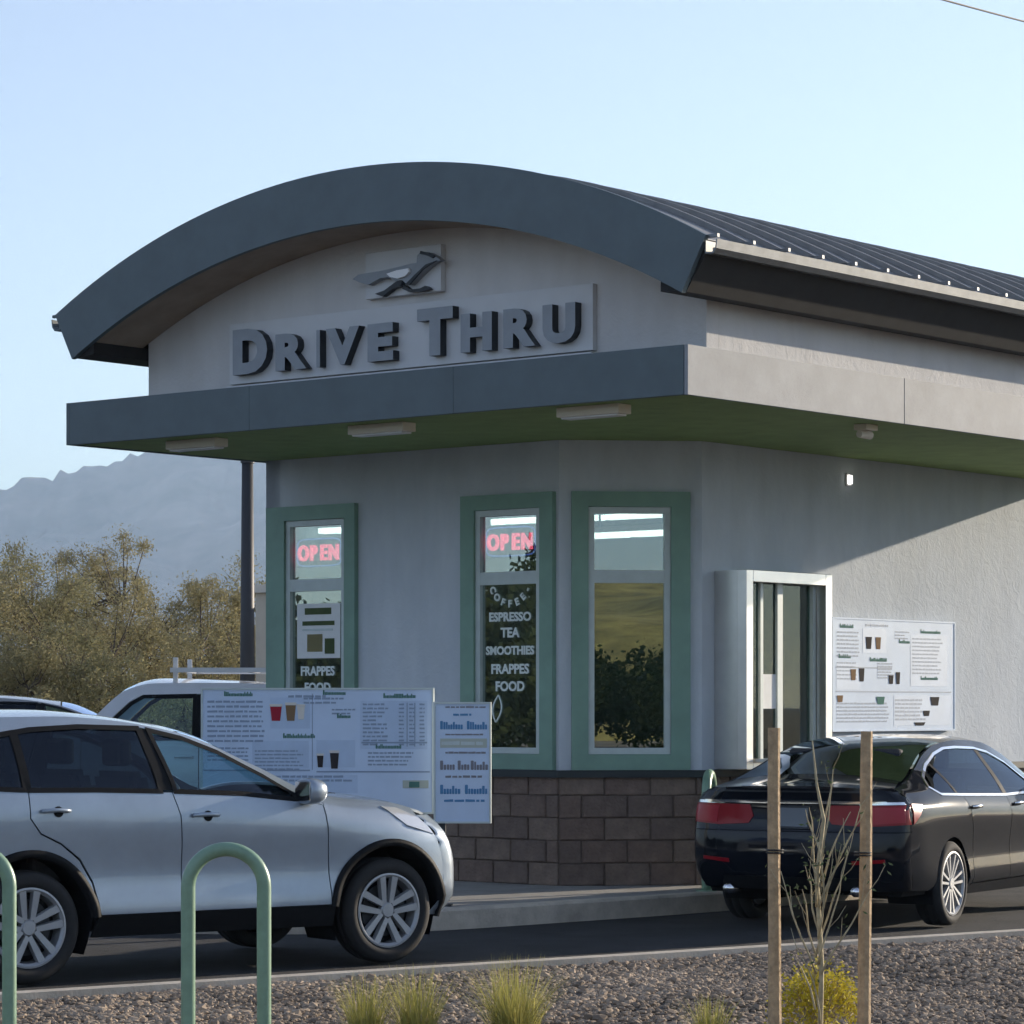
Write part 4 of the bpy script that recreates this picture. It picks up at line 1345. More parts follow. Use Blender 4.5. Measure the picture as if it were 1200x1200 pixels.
        # headlamp wraps round the fender corner
        P = [(2.60, 1.025), (2.74, 1.012), (cor(.95) - .006, .945), (cor(.84) - .006, .835), (2.76, .90)]
        panel_obj('headlight', c.side(P, sg, .006, .05), M['clear_lamp'], T)
        mirror(c, 1.97, 1.135, sg, T, pm)
    # roof, hood
    body.append(c.roofp(c.toppoly(-.62, 1.19), flange=0))
    panel_obj('body', body, pm, T)
    ysamp = [c.we(2.75) * (1 - 2 * i / 16) for i in range(17)]
    fe = []
    for y in ysamp:
        z = c.front_zt(y); fe.append((c.FX(y, z), y))
    hood = [(2.16, c.we(2.16))] + [(x, c.we(x)) for x in (2.3, 2.5, 2.7)] + [(min(a, 3.13), b * (c.we(min(a, 3.13)) / c.we(2.75))) for a, b in fe] + [(x, -c.we(x)) for x in (2.7, 2.5, 2.3)] + [(2.16, -c.we(2.16))]
    panel_obj('bonnet', c.roofp(hood), pm, T)
    panel_obj('windscreen', c.roofp(c.toppoly(1.21, 2.14, .985), -.004, flange=0), M['car_glass'], T)
    # front and rear faces
    def face_poly(zs, wfun, zt, n=12):
        z1 = zs[-1]
        left = [(wfun(z), z) for z in zs]
        w1 = wfun(z1)
        topl = [(w1 * (1 - 2 * i / n), max(z1, zt(w1 * (1 - 2 * i / n)))) for i in range(1, n)]
        return left + topl + [(-y, z) for y, z in left[::-1]]
    zs = [.30, .36, .42, .5, .58, .66, .74, .82, .90, .96]
    panel_obj('front_bumper', c.front(face_poly(zs, c.wf, lambda y: max(.96, min(c.front_zt(y), 1.03)))), pm, T)
    panel_obj('grille', c.front([(-.42, .70), (.42, .70), (.46, .84), (-.46, .84)], .006), M['cladding'], T)
    panel_obj('lower_grille', c.front([(-.5, .36), (.5, .36), (.46, .5), (-.46, .5)], .006), M['cladding'], T)
    zs = [.33, .45, .6, .75, .9, 1.05, 1.2]
    panel_obj('tailgate', c.rear(face_poly(zs, c.wr, lambda y: 1.2)), pm, T)
    panel_obj('rear_screen', c.rear([(-c.wr(1.21), 1.21), (c.wr(1.21), 1.21), (c.wr(1.46), 1.46), (-c.wr(1.46), 1.46)], 0, .06, 0), M['dark_glass'], T)
    panel_obj('spoiler', c.roofp(c.toppoly(-.80, -.60)), pm, T)
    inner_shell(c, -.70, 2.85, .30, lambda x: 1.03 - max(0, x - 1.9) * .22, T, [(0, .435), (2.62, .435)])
    seats(T, [(1.25, -.37, .5), (1.25, .37, .5), (.38, 0, 1.3)], .72)
    boxobj('dashboard', 1.75, 2.10, -.70, .70, .80, 1.02, M['cabin'], T, .04)
    bm = bmesh.new(); tube(bm, [(1.66 + .05 * math.sin(a), .37 + .18 * math.cos(a), 1.0 + .17 * math.sin(a)) for a in [2 * math.pi * k / 20 for k in range(21)]], .014, 6, False); bmobj('steering_wheel', bm, M['cabin'], T)
    return T

_a = R(37)
_lft = Vector((-math.sin(_a), math.cos(_a)))
_p = Vector((-2.90, 18.03)) + _lft * .87
build_suv((_p.x, _p.y, 0), _a, 'silver compact crossover with black wheel-arch cladding, nearest vehicle', M['silver'])

# ---- the black sedan
def build_sedan(loc, rz):
    T = empty('car', loc, rz, 'glossy black sedan with red tail lights waiting beside the service window', 'car')
    WB = 2.775
    pm = M['black_paint']
    rows = [
        (curve((-1.1, .34), (-.5, .24), (2.9, .20), (3.7, .26)), curve((-1.1, .74), (-.5, .83), (2.8, .83), (3.7, .62))),
        (curve((-1.1, .46), (0, .36), (2.8, .36), (3.7, .40)), curve((-1.1, .82), (-.5, .90), (0, .915), (2.8, .915), (3.2, .86), (3.7, .64))),
        (curve((-1.1, .62), (0, .56), (2.8, .54), (3.7, .52)), curve((-1.1, .835), (-.5, .905), (.5, .90), (2.2, .90), (2.8, .91), (3.2, .86), (3.7, .64))),
        (curve((-1.1, .86), (0, .86), (1.5, .83), (2.6, .78), (3.7, .60)), curve((-1.1, .835), (-.5, .905), (.5, .925), (2.2, .92), (2.8, .90), (3.2, .84), (3.7, .62))),
        (curve((-1.1, 1.0), (-.5, .99), (0, .985), (1, .965), (2.2, .93), (2.8, .86), (3.3, .76), (3.7, .66)), curve((-1.1, .79), (-.5, .865), (.3, .88), (2.0, .875), (2.8, .84), (3.2, .78), (3.7, .58))),
        (curve((-1.1, 1.045), (-.80, 1.065), (-.55, 1.10), (-.2, 1.20), (.15, 1.315), (.5, 1.385), (.95, 1.412), (1.4, 1.395), (1.8, 1.31), (2.3, 1.10), (2.6, .985), (3.1, .90), (3.7, .72)),
         curve((-1.1, .70), (-.75, .735), (-.5, .72), (-.2, .665), (.15, .605), (.5, .575), (1.2, .575), (1.8, .61), (2.4, .70), (2.8, .72), (3.3, .66), (3.7, .5))),
    ]
    crown = curve((-1.1, .035), (-.8, .035), (-.5, .06), (0, .075), (.5, .05), (1.2, .045), (1.7, .08), (2.3, .06), (2.7, .045), (3.7, .05))
    c = Car(rows, crown,
            curve((.28, -.93), (.40, -1.02), (.55, -1.065), (.72, -1.055), (.80, -1.035), (.95, -1.03), (1.08, -1.055), (1.12, -1.05)), .26, 2.6,
            curve((.25, 3.60), (.4, 3.70), (.6, 3.70), (.75, 3.58)), .4, 2.5, 1.08, .72)
    corr = lambda z: c.xr(z) + c.rr
    cor = lambda z: c.xf(z) - c.fr
    RA, zw = .355, .325
    body = []
    for sg in (-1, 1):
        # rear quarter up to the C pillar
        P = [(.385, .24)] + arc(0, zw, RA, -8, 180, 22) + [(-.36, .29)] + [(corr(z), z) for z in (.30, .45, .6, .75, .9, 1.0)] + [(corr(1.05), c.ze(corr(1.05)))] + c.edge(corr(1.05), .62, 24)[1:] + \
            [(.55, 1.352), (.30, 1.312), (.02, 1.235), (-.20, 1.145), (-.285, 1.085), (-.27, 1.045), (-.16, 1.008), (.28, .998), (.33, .9), (.41, .72), (.44, .55), (.43, .38), (.43, .24)]
        body.append(c.side(P, sg))
        # fender
        P = [(2.36, .235)] + [(2.34, .6), (2.30, .9), (2.27, 1.0)] + c.edge(2.3, cor(.74), 12) + [(cor(z), z) for z in (.7, .6, .5, .4, .3)] + [(3.16, .24)] + arc(WB, zw, RA, -12, 190, 22)
        body.append(c.side(P, sg))
        # roof rail
        P = c.edge(.622, 2.3, 26) + [(2.27, 1.005), (2.15, 1.01), (2.05, 1.055), (1.75, 1.225), (1.45, 1.315), (1.1, 1.348), (.8, 1.358), (.558, 1.353)]
        body.append(c.side(P, sg))
        # sill
        body.append(c.side([(.385, .22), (2.37, .20), (2.365, .30), (.435, .30)], sg))
        for nm, P in (('rear', [(.288, .994), (.7, .985), (1.26, .972), (1.27, .8), (1.265, .31), (.437, .31), (.448, .55), (.418, .725), (.338, .905)]),
                      ('front', [(1.268, .972), (1.9, .955), (2.262, .99), (2.292, .9), (2.332, .6), (2.352, .31), (1.273, .31), (1.278, .8)])):
            d = panel_obj('door', c.side(P, sg), pm, T)
            handle(c, .46 if nm == 'rear' else 1.45, .90, sg, d, M['chrome'])
        G = {'quarter_window': [(-.255, 1.075), (-.14, 1.022), (.17, 1.012), (.08, 1.232), (.02, 1.218), (-.185, 1.132)],
             'rear_window': [(.20, 1.012), (.7, 1.0), (1.225, .985), (1.20, 1.335), (.8, 1.345), (.55, 1.338), (.31, 1.298), (.115, 1.242)],
             'front_window': [(1.30, .985), (1.8, .975), (2.05, .985), (2.12, 1.0), (2.03, 1.045), (1.74, 1.212), (1.44, 1.30), (1.27, 1.328)]}
        for nm, P in G.items():
            wn = panel_obj(nm, c.side(P, sg, -.004, .12, 0), M['dark_glass'], T)
        dlo = resample([(-.265, 1.07), (-.145, 1.012), (.25, 1.0), (1.25, .975), (2.15, .985), (2.045, 1.05), (1.745, 1.222), (1.445, 1.312), (1.2, 1.345), (.8, 1.357), (.55, 1.35), (.305, 1.31), (.018, 1.23), (-.195, 1.14)], .08)
        panel_obj('window_chrome', strip_side(c, inset(dlo, -.010), inset(dlo, .008), sg, .006, .010), M['chrome'], T)
        panel_obj('pillar', c.side([(1.22, .985), (1.305, .982), (1.275, 1.335), (1.195, 1.34)], sg, -.002), M['cladding'], T)
        panel_obj('pillar', c.side([(.165, 1.012), (.205, 1.012), (.12, 1.245), (.08, 1.235)], sg, -.002), M['cladding'], T)
        for xw in (0, WB):
            liner(c, xw, zw, RA, sg, T)
            make_wheel(T, (xw, sg * .80, .325), sg, .325, .240, .225, 'multi')
        # tail lamp: side wrap and rear part
        P = [(corr(.93) + .004, .955), (-.60, .945), (-.66, .87), (corr(.82) + .004, .80)]
        lp = panel_obj('tail_light', [c.side(P, sg, .008, .05), c.rear([(sg * y, z) for y, z in ((.30, .855), (.34, .80), (.60, .785), (c.wr(.80) - .002, .80), (c.wr(.93) - .002, .945), (.33, .94))], .008, .05)], M['red_lamp'], T)
        panel_obj('lamp_lens', c.rear([(sg * y, z) for y, z in ((.62, .80), (c.wr(.82) - .02, .815), (c.wr(.92) - .02, .93), (.60, .925))], .012, .05), M['red_lamp2'], lp)
        panel_obj('reverse_lens', c.rear([(sg * y, z) for y, z in ((.55, .945), (c.wr(.95) - .01, .948), (c.wr(.97) - .01, .968), (.55, .966))], .012, .05), M['chrome'], lp)
        panel_obj('reflector', c.rear([(sg * y, z) for y, z in ((.50, .50), (.74, .52), (.74, .545), (.50, .53))], .006, .05), M['red_lamp'], T)
        mirror(c, 2.12, 1.03, sg, T, pm)
        bm = bmesh.new(); tube(bm, [(-1.02, sg * .52, .30), (-.80, sg * .52, .30)], .038, 12); bmobj('exhaust_tip', bm, M['chrome'], T, smooth=True)
    body.append(c.roofp(c.toppoly(.58, 1.46), flange=0))
    panel_obj('body', body, pm, T)
    # boot lid, rear screen, bumper
    yw = c.we(-.82)
    rb_ = []
    for i in range(17):
        y = yw * (1 - 2 * i / 16)
        rb_.append((max(c.RX(y, 1.08), -1.055), y * (c.we(-1.0) / yw) if abs(y) > .6 * yw else y))
    boot = [(-.53, -c.we(-.53) * .93), (-.53, c.we(-.53) * .93), (-.8, c.we(-.8))] + rb_ + [(-.8, -c.we(-.8))]
    panel_obj('boot_lid', c.roofp(boot), pm, T)
    panel_obj('rear_screen', c.roofp(c.toppoly(-.53, .58, .95), .001, flange=0), M['dark_glass'], T)
    panel_obj('windscreen', c.roofp(c.toppoly(1.46, 2.28, .97), -.003, flange=0), M['car_glass'], T)
    panel_obj('bonnet', c.roofp(c.toppoly(2.3, 3.28)), pm, T)
    def fp(zs, wfun, zt=None, n=14):
        left = [(wfun(z), z) for z in zs]
        w1 = wfun(zs[-1])
        tp = [(w1 * (1 - 2 * i / n), zt(w1 * (1 - 2 * i / n))) for i in range(1, n)] if zt else []
        return left + tp + [(-y, z) for y, z in left[::-1]]
    panel_obj('boot_panel', c.rear(fp([.745, .80, .88, .95, 1.0, 1.04], c.wr, lambda y: max(1.04, min(1.085, c.rear_zt(y))))), pm, T)
    panel_obj('rear_bumper', c.rear(fp([.30, .36, .42, .5, .58, .66, .74], c.wr)), pm, T)
    panel_obj('bumper_valance', c.rear([(-.62, .30), (.62, .30), (.56, .40), (-.56, .40)], .006), M['cladding'], T)
    panel_obj('chrome_strip', c.rear([(-.74, .952), (.74, .952), (.74, .972), (-.74, .972)], .014, .06), M['chrome'], T)
    panel_obj('boot_spoiler_line', c.rear([(-.66, 1.035), (.66, 1.035), (.60, 1.048), (-.60, 1.048)], .004, .06), M['dark_metal'], T)
    pl = panel_obj('licence_plate', c.rear([(-.155, .775), (.155, .775), (.155, .925), (-.155, .925)], .016, .06), M['plate'], T)
    panel_obj('plate_frame', [c.rear(q, .018, .06) for q in ring([(-.165, .765), (.165, .765), (.165, .935), (-.165, .935)], [(-.15, .78), (.15, .78), (.15, .92), (-.15, .92)])], M['dark_metal'], pl)
    panel_obj('front_bumper', c.front(fp([.28, .36, .46, .56, .66, .72], c.wf, lambda y: .76)), pm, T)
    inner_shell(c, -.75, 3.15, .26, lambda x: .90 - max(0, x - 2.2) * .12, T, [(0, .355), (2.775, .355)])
    boxobj('parcel_shelf', -.50, .12, -.62, .62, .93, .97, M['cabin'], T)
    seats(T, [(1.35, -.37, .5), (1.35, .37, .5), (.42, 0, 1.25)], .60)
    boxobj('dashboard', 1.95, 2.3, -.68, .68, .72, .90, M['cabin'], T, .04)
    return T
_a = R(61)
_lft = Vector((-math.sin(_a), math.cos(_a)))
_p = Vector((3.37, 22.95)) + _lft * .90
build_sedan((_p.x, _p.y, 0), _a)

# ---- the white crew-cab pickup with a ladder rack, behind the crossover, nose to the left
def build_pickup(loc, rz):
    T = empty('pickup_truck', loc, rz, 'white crew-cab pickup with a ladder rack, partly hidden behind the silver car', 'pickup')
    pm = M['white_paint']
    WB = 3.55
    rows = [
        (curve((-1.2, .55), (0, .48), (4.6, .42)), curve((-1.2, .85), (3.6, .88), (4.5, .78))),
        (curve((-1.2, .70), (4.6, .66)), curve((-1.2, .93), (3.6, .96), (4.3, .9), (4.6, .84))),
        (curve((-1.2, 1.05), (4.6, .95)), curve((-1.2, .95), (3.6, .97), (4.3, .92), (4.6, .86))),
        (curve((-1.2, 1.30), (1.0, 1.30), (3.2, 1.26), (4.6, 1.02)), curve((-1.2, .93), (3.2, .93), (4.3, .86), (4.6, .80))),
        (curve((-1.2, 1.38), (.60, 1.38), (.66, 1.39), (.78, 1.84), (.95, 1.905), (1.6, 1.93), (2.3, 1.925), (2.55, 1.87), (3.05, 1.45), (3.2, 1.34), (3.8, 1.28), (4.6, 1.10)),
         curve((-1.2, .90), (.60, .90), (.66, .90), (.78, .78), (.95, .76), (1.6, .75), (2.5, .77), (3.05, .84), (3.2, .87), (4.2, .80), (4.6, .74))),
    ]
    crown = curve((-1.2, .0), (.6, .0), (.8, .02), (1.5, .035), (2.3, .06), (3.0, .06), (3.3, .04), (4.6, .05))
    c = Car(rows, crown, curve((.5, -1.18), (1.4, -1.18)), .06, 2.6, curve((.4, 4.60), (.8, 4.66), (1.1, 4.58)), .25, 2.5, 1.38, 1.1)
    cor = lambda z: c.xf(z) - c.fr
    corr = lambda z: c.xr(z) + c.rr
    body = []
    for sg in (-1, 1):
        P = [(.50, .50)] + arc(0, .42, .47, 8, 172, 16) + [(corr(.55), .56), (corr(.9), .95), (corr(1.37), 1.378), (.55, 1.378), (.585, 1.0), (.585, .50)]
        body.append(c.side(P, sg))
        P = [(3.05, .48)] + [(3.05, 1.30), (3.08, c.ze(3.08))] + c.edge(3.08, cor(1.06), 10) + [(cor(z), z) for z in (1.0, .8, .6, .5)] + [(4.03, .46)] + arc(WB, .42, .47, 0, 172, 16)
        body.append(c.side(P, sg))
        P = c.edge(.66, 3.075, 30) + [(3.045, 1.34), (2.95, 1.34), (2.88, 1.42), (2.55, 1.73), (2.42, 1.80), (1.6, 1.82), (.98, 1.81), (.86, 1.76), (.80, 1.34), (.655, 1.34)]
        body.append(c.side(P, sg))
        body.append(c.side([(.60, .50), (.60, 1.37), (.65, 1.37), (.655, 1.335), (.80, 1.335), (.80, .50)], sg))
        for P in ([(.81, .50), (1.80, .50), (1.80, 1.32), (.81, 1.33)], [(1.81, .50), (3.04, .50), (3.04, 1.31), (1.81, 1.32)]):
            d = panel_obj('door', c.side(P, sg), pm, T)
            handle(c, P[0][0] + .15, 1.15, sg, d, pm)
        for nm, P in (('rear_window', [(.84, 1.36), (1.72, 1.355), (1.72, 1.80), (1.0, 1.795), (.89, 1.75)]), ('front_window', [(1.86, 1.35), (2.86, 1.345), (2.84, 1.42), (2.53, 1.71), (2.40, 1.785), (1.86, 1.795)])):
            wn = panel_obj(nm, c.side(P, sg, -.006, .12, 0), M['dark_glass'] if nm == 'rear_window' else M['car_glass'], T)
            o_ = resample(P)
            panel_obj('window_trim', strip_side(c, inset(o_, -.02), inset(o_, .02), sg, .003), M['cladding'], wn)
        panel_obj('pillar', c.side([(1.70, 1.35), (1.88, 1.35), (1.88, 1.80), (1.70, 1.81)], sg, -.003), M['cladding'], T)
        for xw in (0, WB):
            liner(c, xw, .42, .47, sg, T)
            make_wheel(T, (xw, sg * .82, .40), sg, .40, .24, .26, 'twin5')
        mirror(c, 2.75, 1.42, sg, T, M['cladding'])
        panel_obj('headlight', c.side([(cor(.98), .85), (cor(1.02), 1.03), (4.05, 1.06), (4.1, .9)], sg, .006), M['clear_lamp'], T)
        panel_obj('tail_light', c.side([(corr(.9), .95), (corr(1.3), 1.33), (-.98, 1.33), (-.98, .95)], sg, .006), M['red_lamp'], T)
    body.append(c.roofp(c.toppoly(.86, 2.5), flange=0))
    panel_obj('body', body, pm, T)
    panel_obj('bonnet', c.roofp(c.toppoly(3.1, 4.3)), pm, T)
    panel_obj('windscreen', c.roofp(c.toppoly(2.5, 3.08, .97), -.003, flange=0), M['car_glass'], T)
    panel_obj('rear_screen', c.roofp(c.toppoly(.66, .86, .9), .002, flange=0), M['dark_glass'], T)
    zs = [.46, .6, .8, 1.0, 1.1]
    panel_obj('front_bumper', c.front([(c.wf(z), z) for z in zs] + [(-c.wf(z), z) for z in zs[::-1]]), pm, T)
    panel_obj('grille', c.front([(-.5, .75), (.5, .75), (.5, 1.02), (-.5, 1.02)], .01), M['cladding'], T)
    zs = [.56, .8, 1.1, 1.37]
    panel_obj('tailgate', c.rear([(c.wr(z), z) for z in zs] + [(-c.wr(z), z) for z in zs[::-1]]), pm, T)
    boxobj('bed_floor', -1.1, .6, -.85, .85, .80, .84, M['cladding'], T)
    boxobj('toolbox', -.35, .45, -.88, .88, 1.385, 1.62, M['cup_cream'], T, .02)
    inner_shell(c, -1.1, 4.2, .5, lambda x: 1.2 if x > .6 else .95, T, [(0, .47), (3.55, .47)])
    seats(T, [(2.1, -.4, .5), (2.1, .4, .5), (1.15, 0, 1.4)], .95)
    # rack
    RK = bpy.data.objects.new('ladder_rack', None); link(RK, T)
    for sg in (-1, 1):
        bm = bmesh.new()
        box(bm, -1.0, 2.12, sg * .80 - .025, sg * .80 + .025, 2.04, 2.09)
        bmobj('rail', bm, M['white_paint'], RK)
        for x, z0, z1 in ((-.95, 1.38, 2.038), (.45, 1.38, 2.038)):
            boxobj('post', x, x + .05, sg * .80 - .02, sg * .80 + .02, z0, z1, M['white_paint'], RK)
        boxobj('post', 2.05, 2.10, sg * .70 - .02, sg * .70 + .02, 1.93, 2.20, M['white_paint'], RK)
    for x in (-.95, .45, 1.3, 2.0):
        boxobj('crossbar', x, x + .05, -.77, .77, 2.045, 2.085, M['white_paint'], RK)
    boxobj('sign_plate', .40, .62, -.835, -.828, 2.0, 2.22, M['white_paint'], RK)
    boxobj('sign_plate', .40, .62, .828, .835, 2.0, 2.22, M['white_paint'], RK)
    return T
# nose to the left: its left side faces the camera
Dp = 31.5
_pp = at(105, 0, Dp)
build_pickup((_pp.x + 2.95, Dp + .95, 0), R(180), )
build_suv((at(75, 0, 46).x - 1.4, 46, 0), R(8), 'pale grey parked car far back by the brush, left edge', M['grey_paint'], 1.125)
# ------------------------------------------------------------------ street furniture
def hoop(name, loc, rz, wdt, ht, r, label, cat, group=None, flange=True):
    o = empty(name, loc, rz, label, cat, group)
    bm = bmesh.new()
    rad = wdt / 2
    pts = [(-rad, 0, -0.15), (-rad, 0, 0.2), (-rad, 0, ht - rad)]
    pts += [(-rad * math.cos(a), 0, ht - rad + rad * math.sin(a)) for a in [math.pi * k / 24 for k in range(1, 24)]]
    pts += [(rad, 0, ht - rad), (rad, 0, 0.2), (rad, 0, -0.15)]
    tube(bm, pts, r, 16)
    bmobj('tube', bm, M['rack_green'], o, smooth=True)
    if flange:
        for s_ in (-1, 1):
            bm = bmesh.new()
            lathe(bm, [(0.0, r), (0.0, r * 2.2), (0.012, r * 2.2), (0.014, r)], 20)
            for v in bm.verts:
                v.co = Vector((v.co.x + s_ * rad, v.co.z, v.co.y))
            bmobj('base_flange', bm, M['rack_green'], o)
    return o
DR = 13.3
for px, lab in ((265, 'green bent-tube bike rack in front of the silver car doors'), (-34, 'green bent-tube bike rack cut off by the left edge')):
    p = at(px, 0, DR)
    g = bedz(p.x, DR)
    hoop('bike_rack', (p.x, DR, g), R(8), 0.335, 1.67 - (995 - 829 + 8) * DR / 3517.19 - g + 0.03, 0.032, lab, 'bike rack', 'green bike racks')
p = at(829, 0, 25.0)
hoop('guard_hoop', (p.x + .02, 25.05, 0.147), R(78), 0.36, 0.97, 0.04, 'green guard hoop at the building corner beside the black sedan', 'bollard')

def stake(px, D, ytop, tilt, lab):
    p = at(px, ytop, D)
    g = bedz(p.x, D)
    o = empty('tree_stake', (p.x, D, g), R(20), lab, 'stake', 'wooden stakes beside the sapling')
    bm = bmesh.new()
    H_ = p.z - g
    rings = [[] for _ in range(9)]
    rs = random.Random(px)
    pts = [(tilt * t + rs.uniform(-.002, .002), rs.uniform(-.002, .002), -0.3 + (H_ + .3) * t) for t in [i / 8 for i in range(9)]]
    tube(bm, pts, 0.029, 9, True, [0.031 - .004 * (i / 8) + rs.uniform(-.001, .001) for i in range(9)])
    bmobj('post', bm, M['wood'], o, smooth=False)
    bm = bmesh.new()
    for k in range(2):
        tube(bm, [(0.036 * math.cos(a), 0.036 * math.sin(a), H_ * .62 + k * .012) for a in [2 * math.pi * i / 12 for i in range(13)]], 0.004, 5, False)
    bmobj('tie', bm, M['cable'], o)
    return o
stake(908, 13.3, 853, -0.004, 'left wooden stake beside the bare sapling')
stake(1011, 13.3, 857, 0.02, 'right wooden stake beside the bare sapling')

# sapling
def sapling(px, D):
    p = at(px, 0, D)
    g = bedz(p.x, D)
    o = empty('sapling', (p.x, D, g), 0, 'thin bare sapling tied between two wooden stakes', 'sapling')
    rs = random.Random(5)
    bm = bmesh.new(); bt = bmesh.new()
    tips = []
    trunk = [(0, 0, -.05), (.01, 0, .4), (-.01, .01, .8), (.02, 0, 1.05), (-.01, 0, 1.2), (-.03, .01, 1.4)]
    tube(bm, trunk, .008, 7, True, [.013, .012, .011, .009, .006, .003])
    for k in range(18):
        z = rs.uniform(.12, .98)
        a = rs.uniform(0, 2 * math.pi)
        L = rs.uniform(.22, .62)
        q = Vector((rs.uniform(-.02, .02), rs.uniform(-.02, .02), z))
        d = Vector((math.cos(a) * .38, math.sin(a) * .38, 1)).normalized()
        pts = [q]
        for i in range(5):
            d = (d + Vector((rs.uniform(-.2, .2), rs.uniform(-.2, .2), rs.uniform(-.1, .15)))).normalized()
            q = q + d * L / 5
            pts.append(q.copy())
            if i > 0 and rs.random() < .5:
                e = (d + Vector((rs.uniform(-.8, .8), rs.uniform(-.8, .8), .2))).normalized()
                tube(bt, [q, q + e * .06, q + e * .11 + Vector((0, 0, .02))], .002, 4, True, [.0025, .002, .001])
                tips.append(q + e * .11)
        tube(bm, pts, .004, 5, True, [.0055, .005, .0045, .004, .003, .0015])
        tips += pts[3:]
    bmobj('trunk', bm, M['bark_pale'], o, smooth=True)
    tag(bmobj('twigs', bt, M['bark_pale'], o, smooth=True), kind='stuff')
    bl_ = bmesh.new()
    for t in tips:
        for _ in range(rs.randrange(0, 4)):
            c = t + Vector([rs.uniform(-.03, .03) for _ in range(3)])
            u = Vector([rs.gauss(0, 1) for _ in range(3)]).normalized(); v_ = u.orthogonal().normalized()
            s_ = rs.uniform(.008, .018)
            bl_.faces.new([bl_.verts.new(c + q) for q in (-u * s_, v_ * s_ * .4, u * s_, -v_ * s_ * .4)])
    bmobj('leaves', bl_, M['sage'], o, recalc=False)
sapling(960, 13.25)

def tuft(px, py_base, D, ht, rad, n, m, lab, name='grass_clump', cat='grass', group='grass clumps in the gravel bed', spread=.55, flower=0):
    p = at(px, 0, D)
    g = bedz(p.x, D)
    o = empty(name, (p.x, D, g), 0, lab, cat, group)
    rs = random.Random(int(px))
    bm = bmesh.new()
    for k in range(n):
        a = rs.uniform(0, 2 * math.pi)
        r0 = rad * .25 * math.sqrt(rs.random())
        L = ht * rs.uniform(.45, 1.05)
        lean = spread * rs.random() ** 1.3
        b0 = Vector((r0 * math.cos(a), r0 * math.sin(a), -.01))
        dr = Vector((math.cos(a + rs.uniform(-.6, .6)), math.sin(a + rs.uniform(-.6, .6)), 0))
        wv = Vector((-dr.y, dr.x, 0)) * rs.uniform(.0016, .0035)
        prev = None
        for i in range(5):
            t = i / 4
            c = b0 + dr * (L * lean * t ** 1.6) + Vector((0, 0, L * (t - .25 * lean * t * t)))
            ww = wv * (1 - t * .9)
            cur = (bm.verts.new(c - ww), bm.verts.new(c + ww))
            if prev:
                bm.faces.new((prev[0], prev[1], cur[1], cur[0]))
            prev = cur
    bmobj('blades', bm, m, o, recalc=False)
    bm = bmesh.new()
    bmesh.ops.create_icosphere(bm, subdivisions=2, radius=1)
    for v in bm.verts:
        k = 1 + .3 * noise.noise(v.co * 3)
        v.co = Vector((v.co.x * rad * .28 * k, v.co.y * rad * .28 * k, v.co.z * ht * .10 * k))
    bmobj('crown_base', bm, M['bed'], o)
    return o
tuft(428, 0, 13.9, .36, .30, 420, M['grass'], 'narrow dry grass clump below the front wheel of the silver car')
tuft(489, 0, 13.9, .40, .30, 480, M['grass'], 'dry grass clump just right of the silver car front wheel')
tuft(603, 0, 14.1, .42, .42, 620, M['grass'], 'widest dry grass clump, standing alone between car and stakes', spread=.75)
tuft(832, 0, 13.6, .26, .26, 360, M['grass'], 'low pale grass clump left of the wooden stakes', spread=.7)
tuft(762, 0, 13.2, .16, .18, 200, M['grass'], 'smallest grass tuft at the bottom edge')

def brittlebush(px, D):
    p = at(px, 0, D)
    g = bedz(p.x, D)
    o = empty('brittlebush', (p.x, D, g), 0, 'rounded yellow bush at the foot of the sapling', 'bush')
    rs = random.Random(9)
    bm = bmesh.new(); bs = bmesh.new()
    for k in range(90):
        a = rs.uniform(0, 2 * math.pi)
        r = .19 * math.sqrt(rs.random())
        hz = .37 * math.sqrt(max(0.05, 1 - (r / .21) ** 2)) * rs.uniform(.75, 1.05)
        tip = Vector((r * math.cos(a), r * math.sin(a), hz))
        tube(bs, [(0, 0, 0), tip * .5 + Vector((0, 0, .03)), tip], .0025, 4)
        for _ in range(34):
            c = tip + Vector((rs.gauss(0, .028), rs.gauss(0, .028), rs.gauss(-.03, .045)))
            u = Vector([rs.gauss(0, 1) for _ in range(3)]).normalized(); v_ = u.orthogonal().normalized()
            s_ = rs.uniform(.006, .014)
            bm.faces.new([bm.verts.new(c + q) for q in (-u * s_, v_ * s_ * .55, u * s_, -v_ * s_ * .55)])
    bmobj('stems', bs, M['bark_pale'], o)
    bmobj('leaves', bm, M['brittle'], o, recalc=False)
brittlebush(957, 13.75)

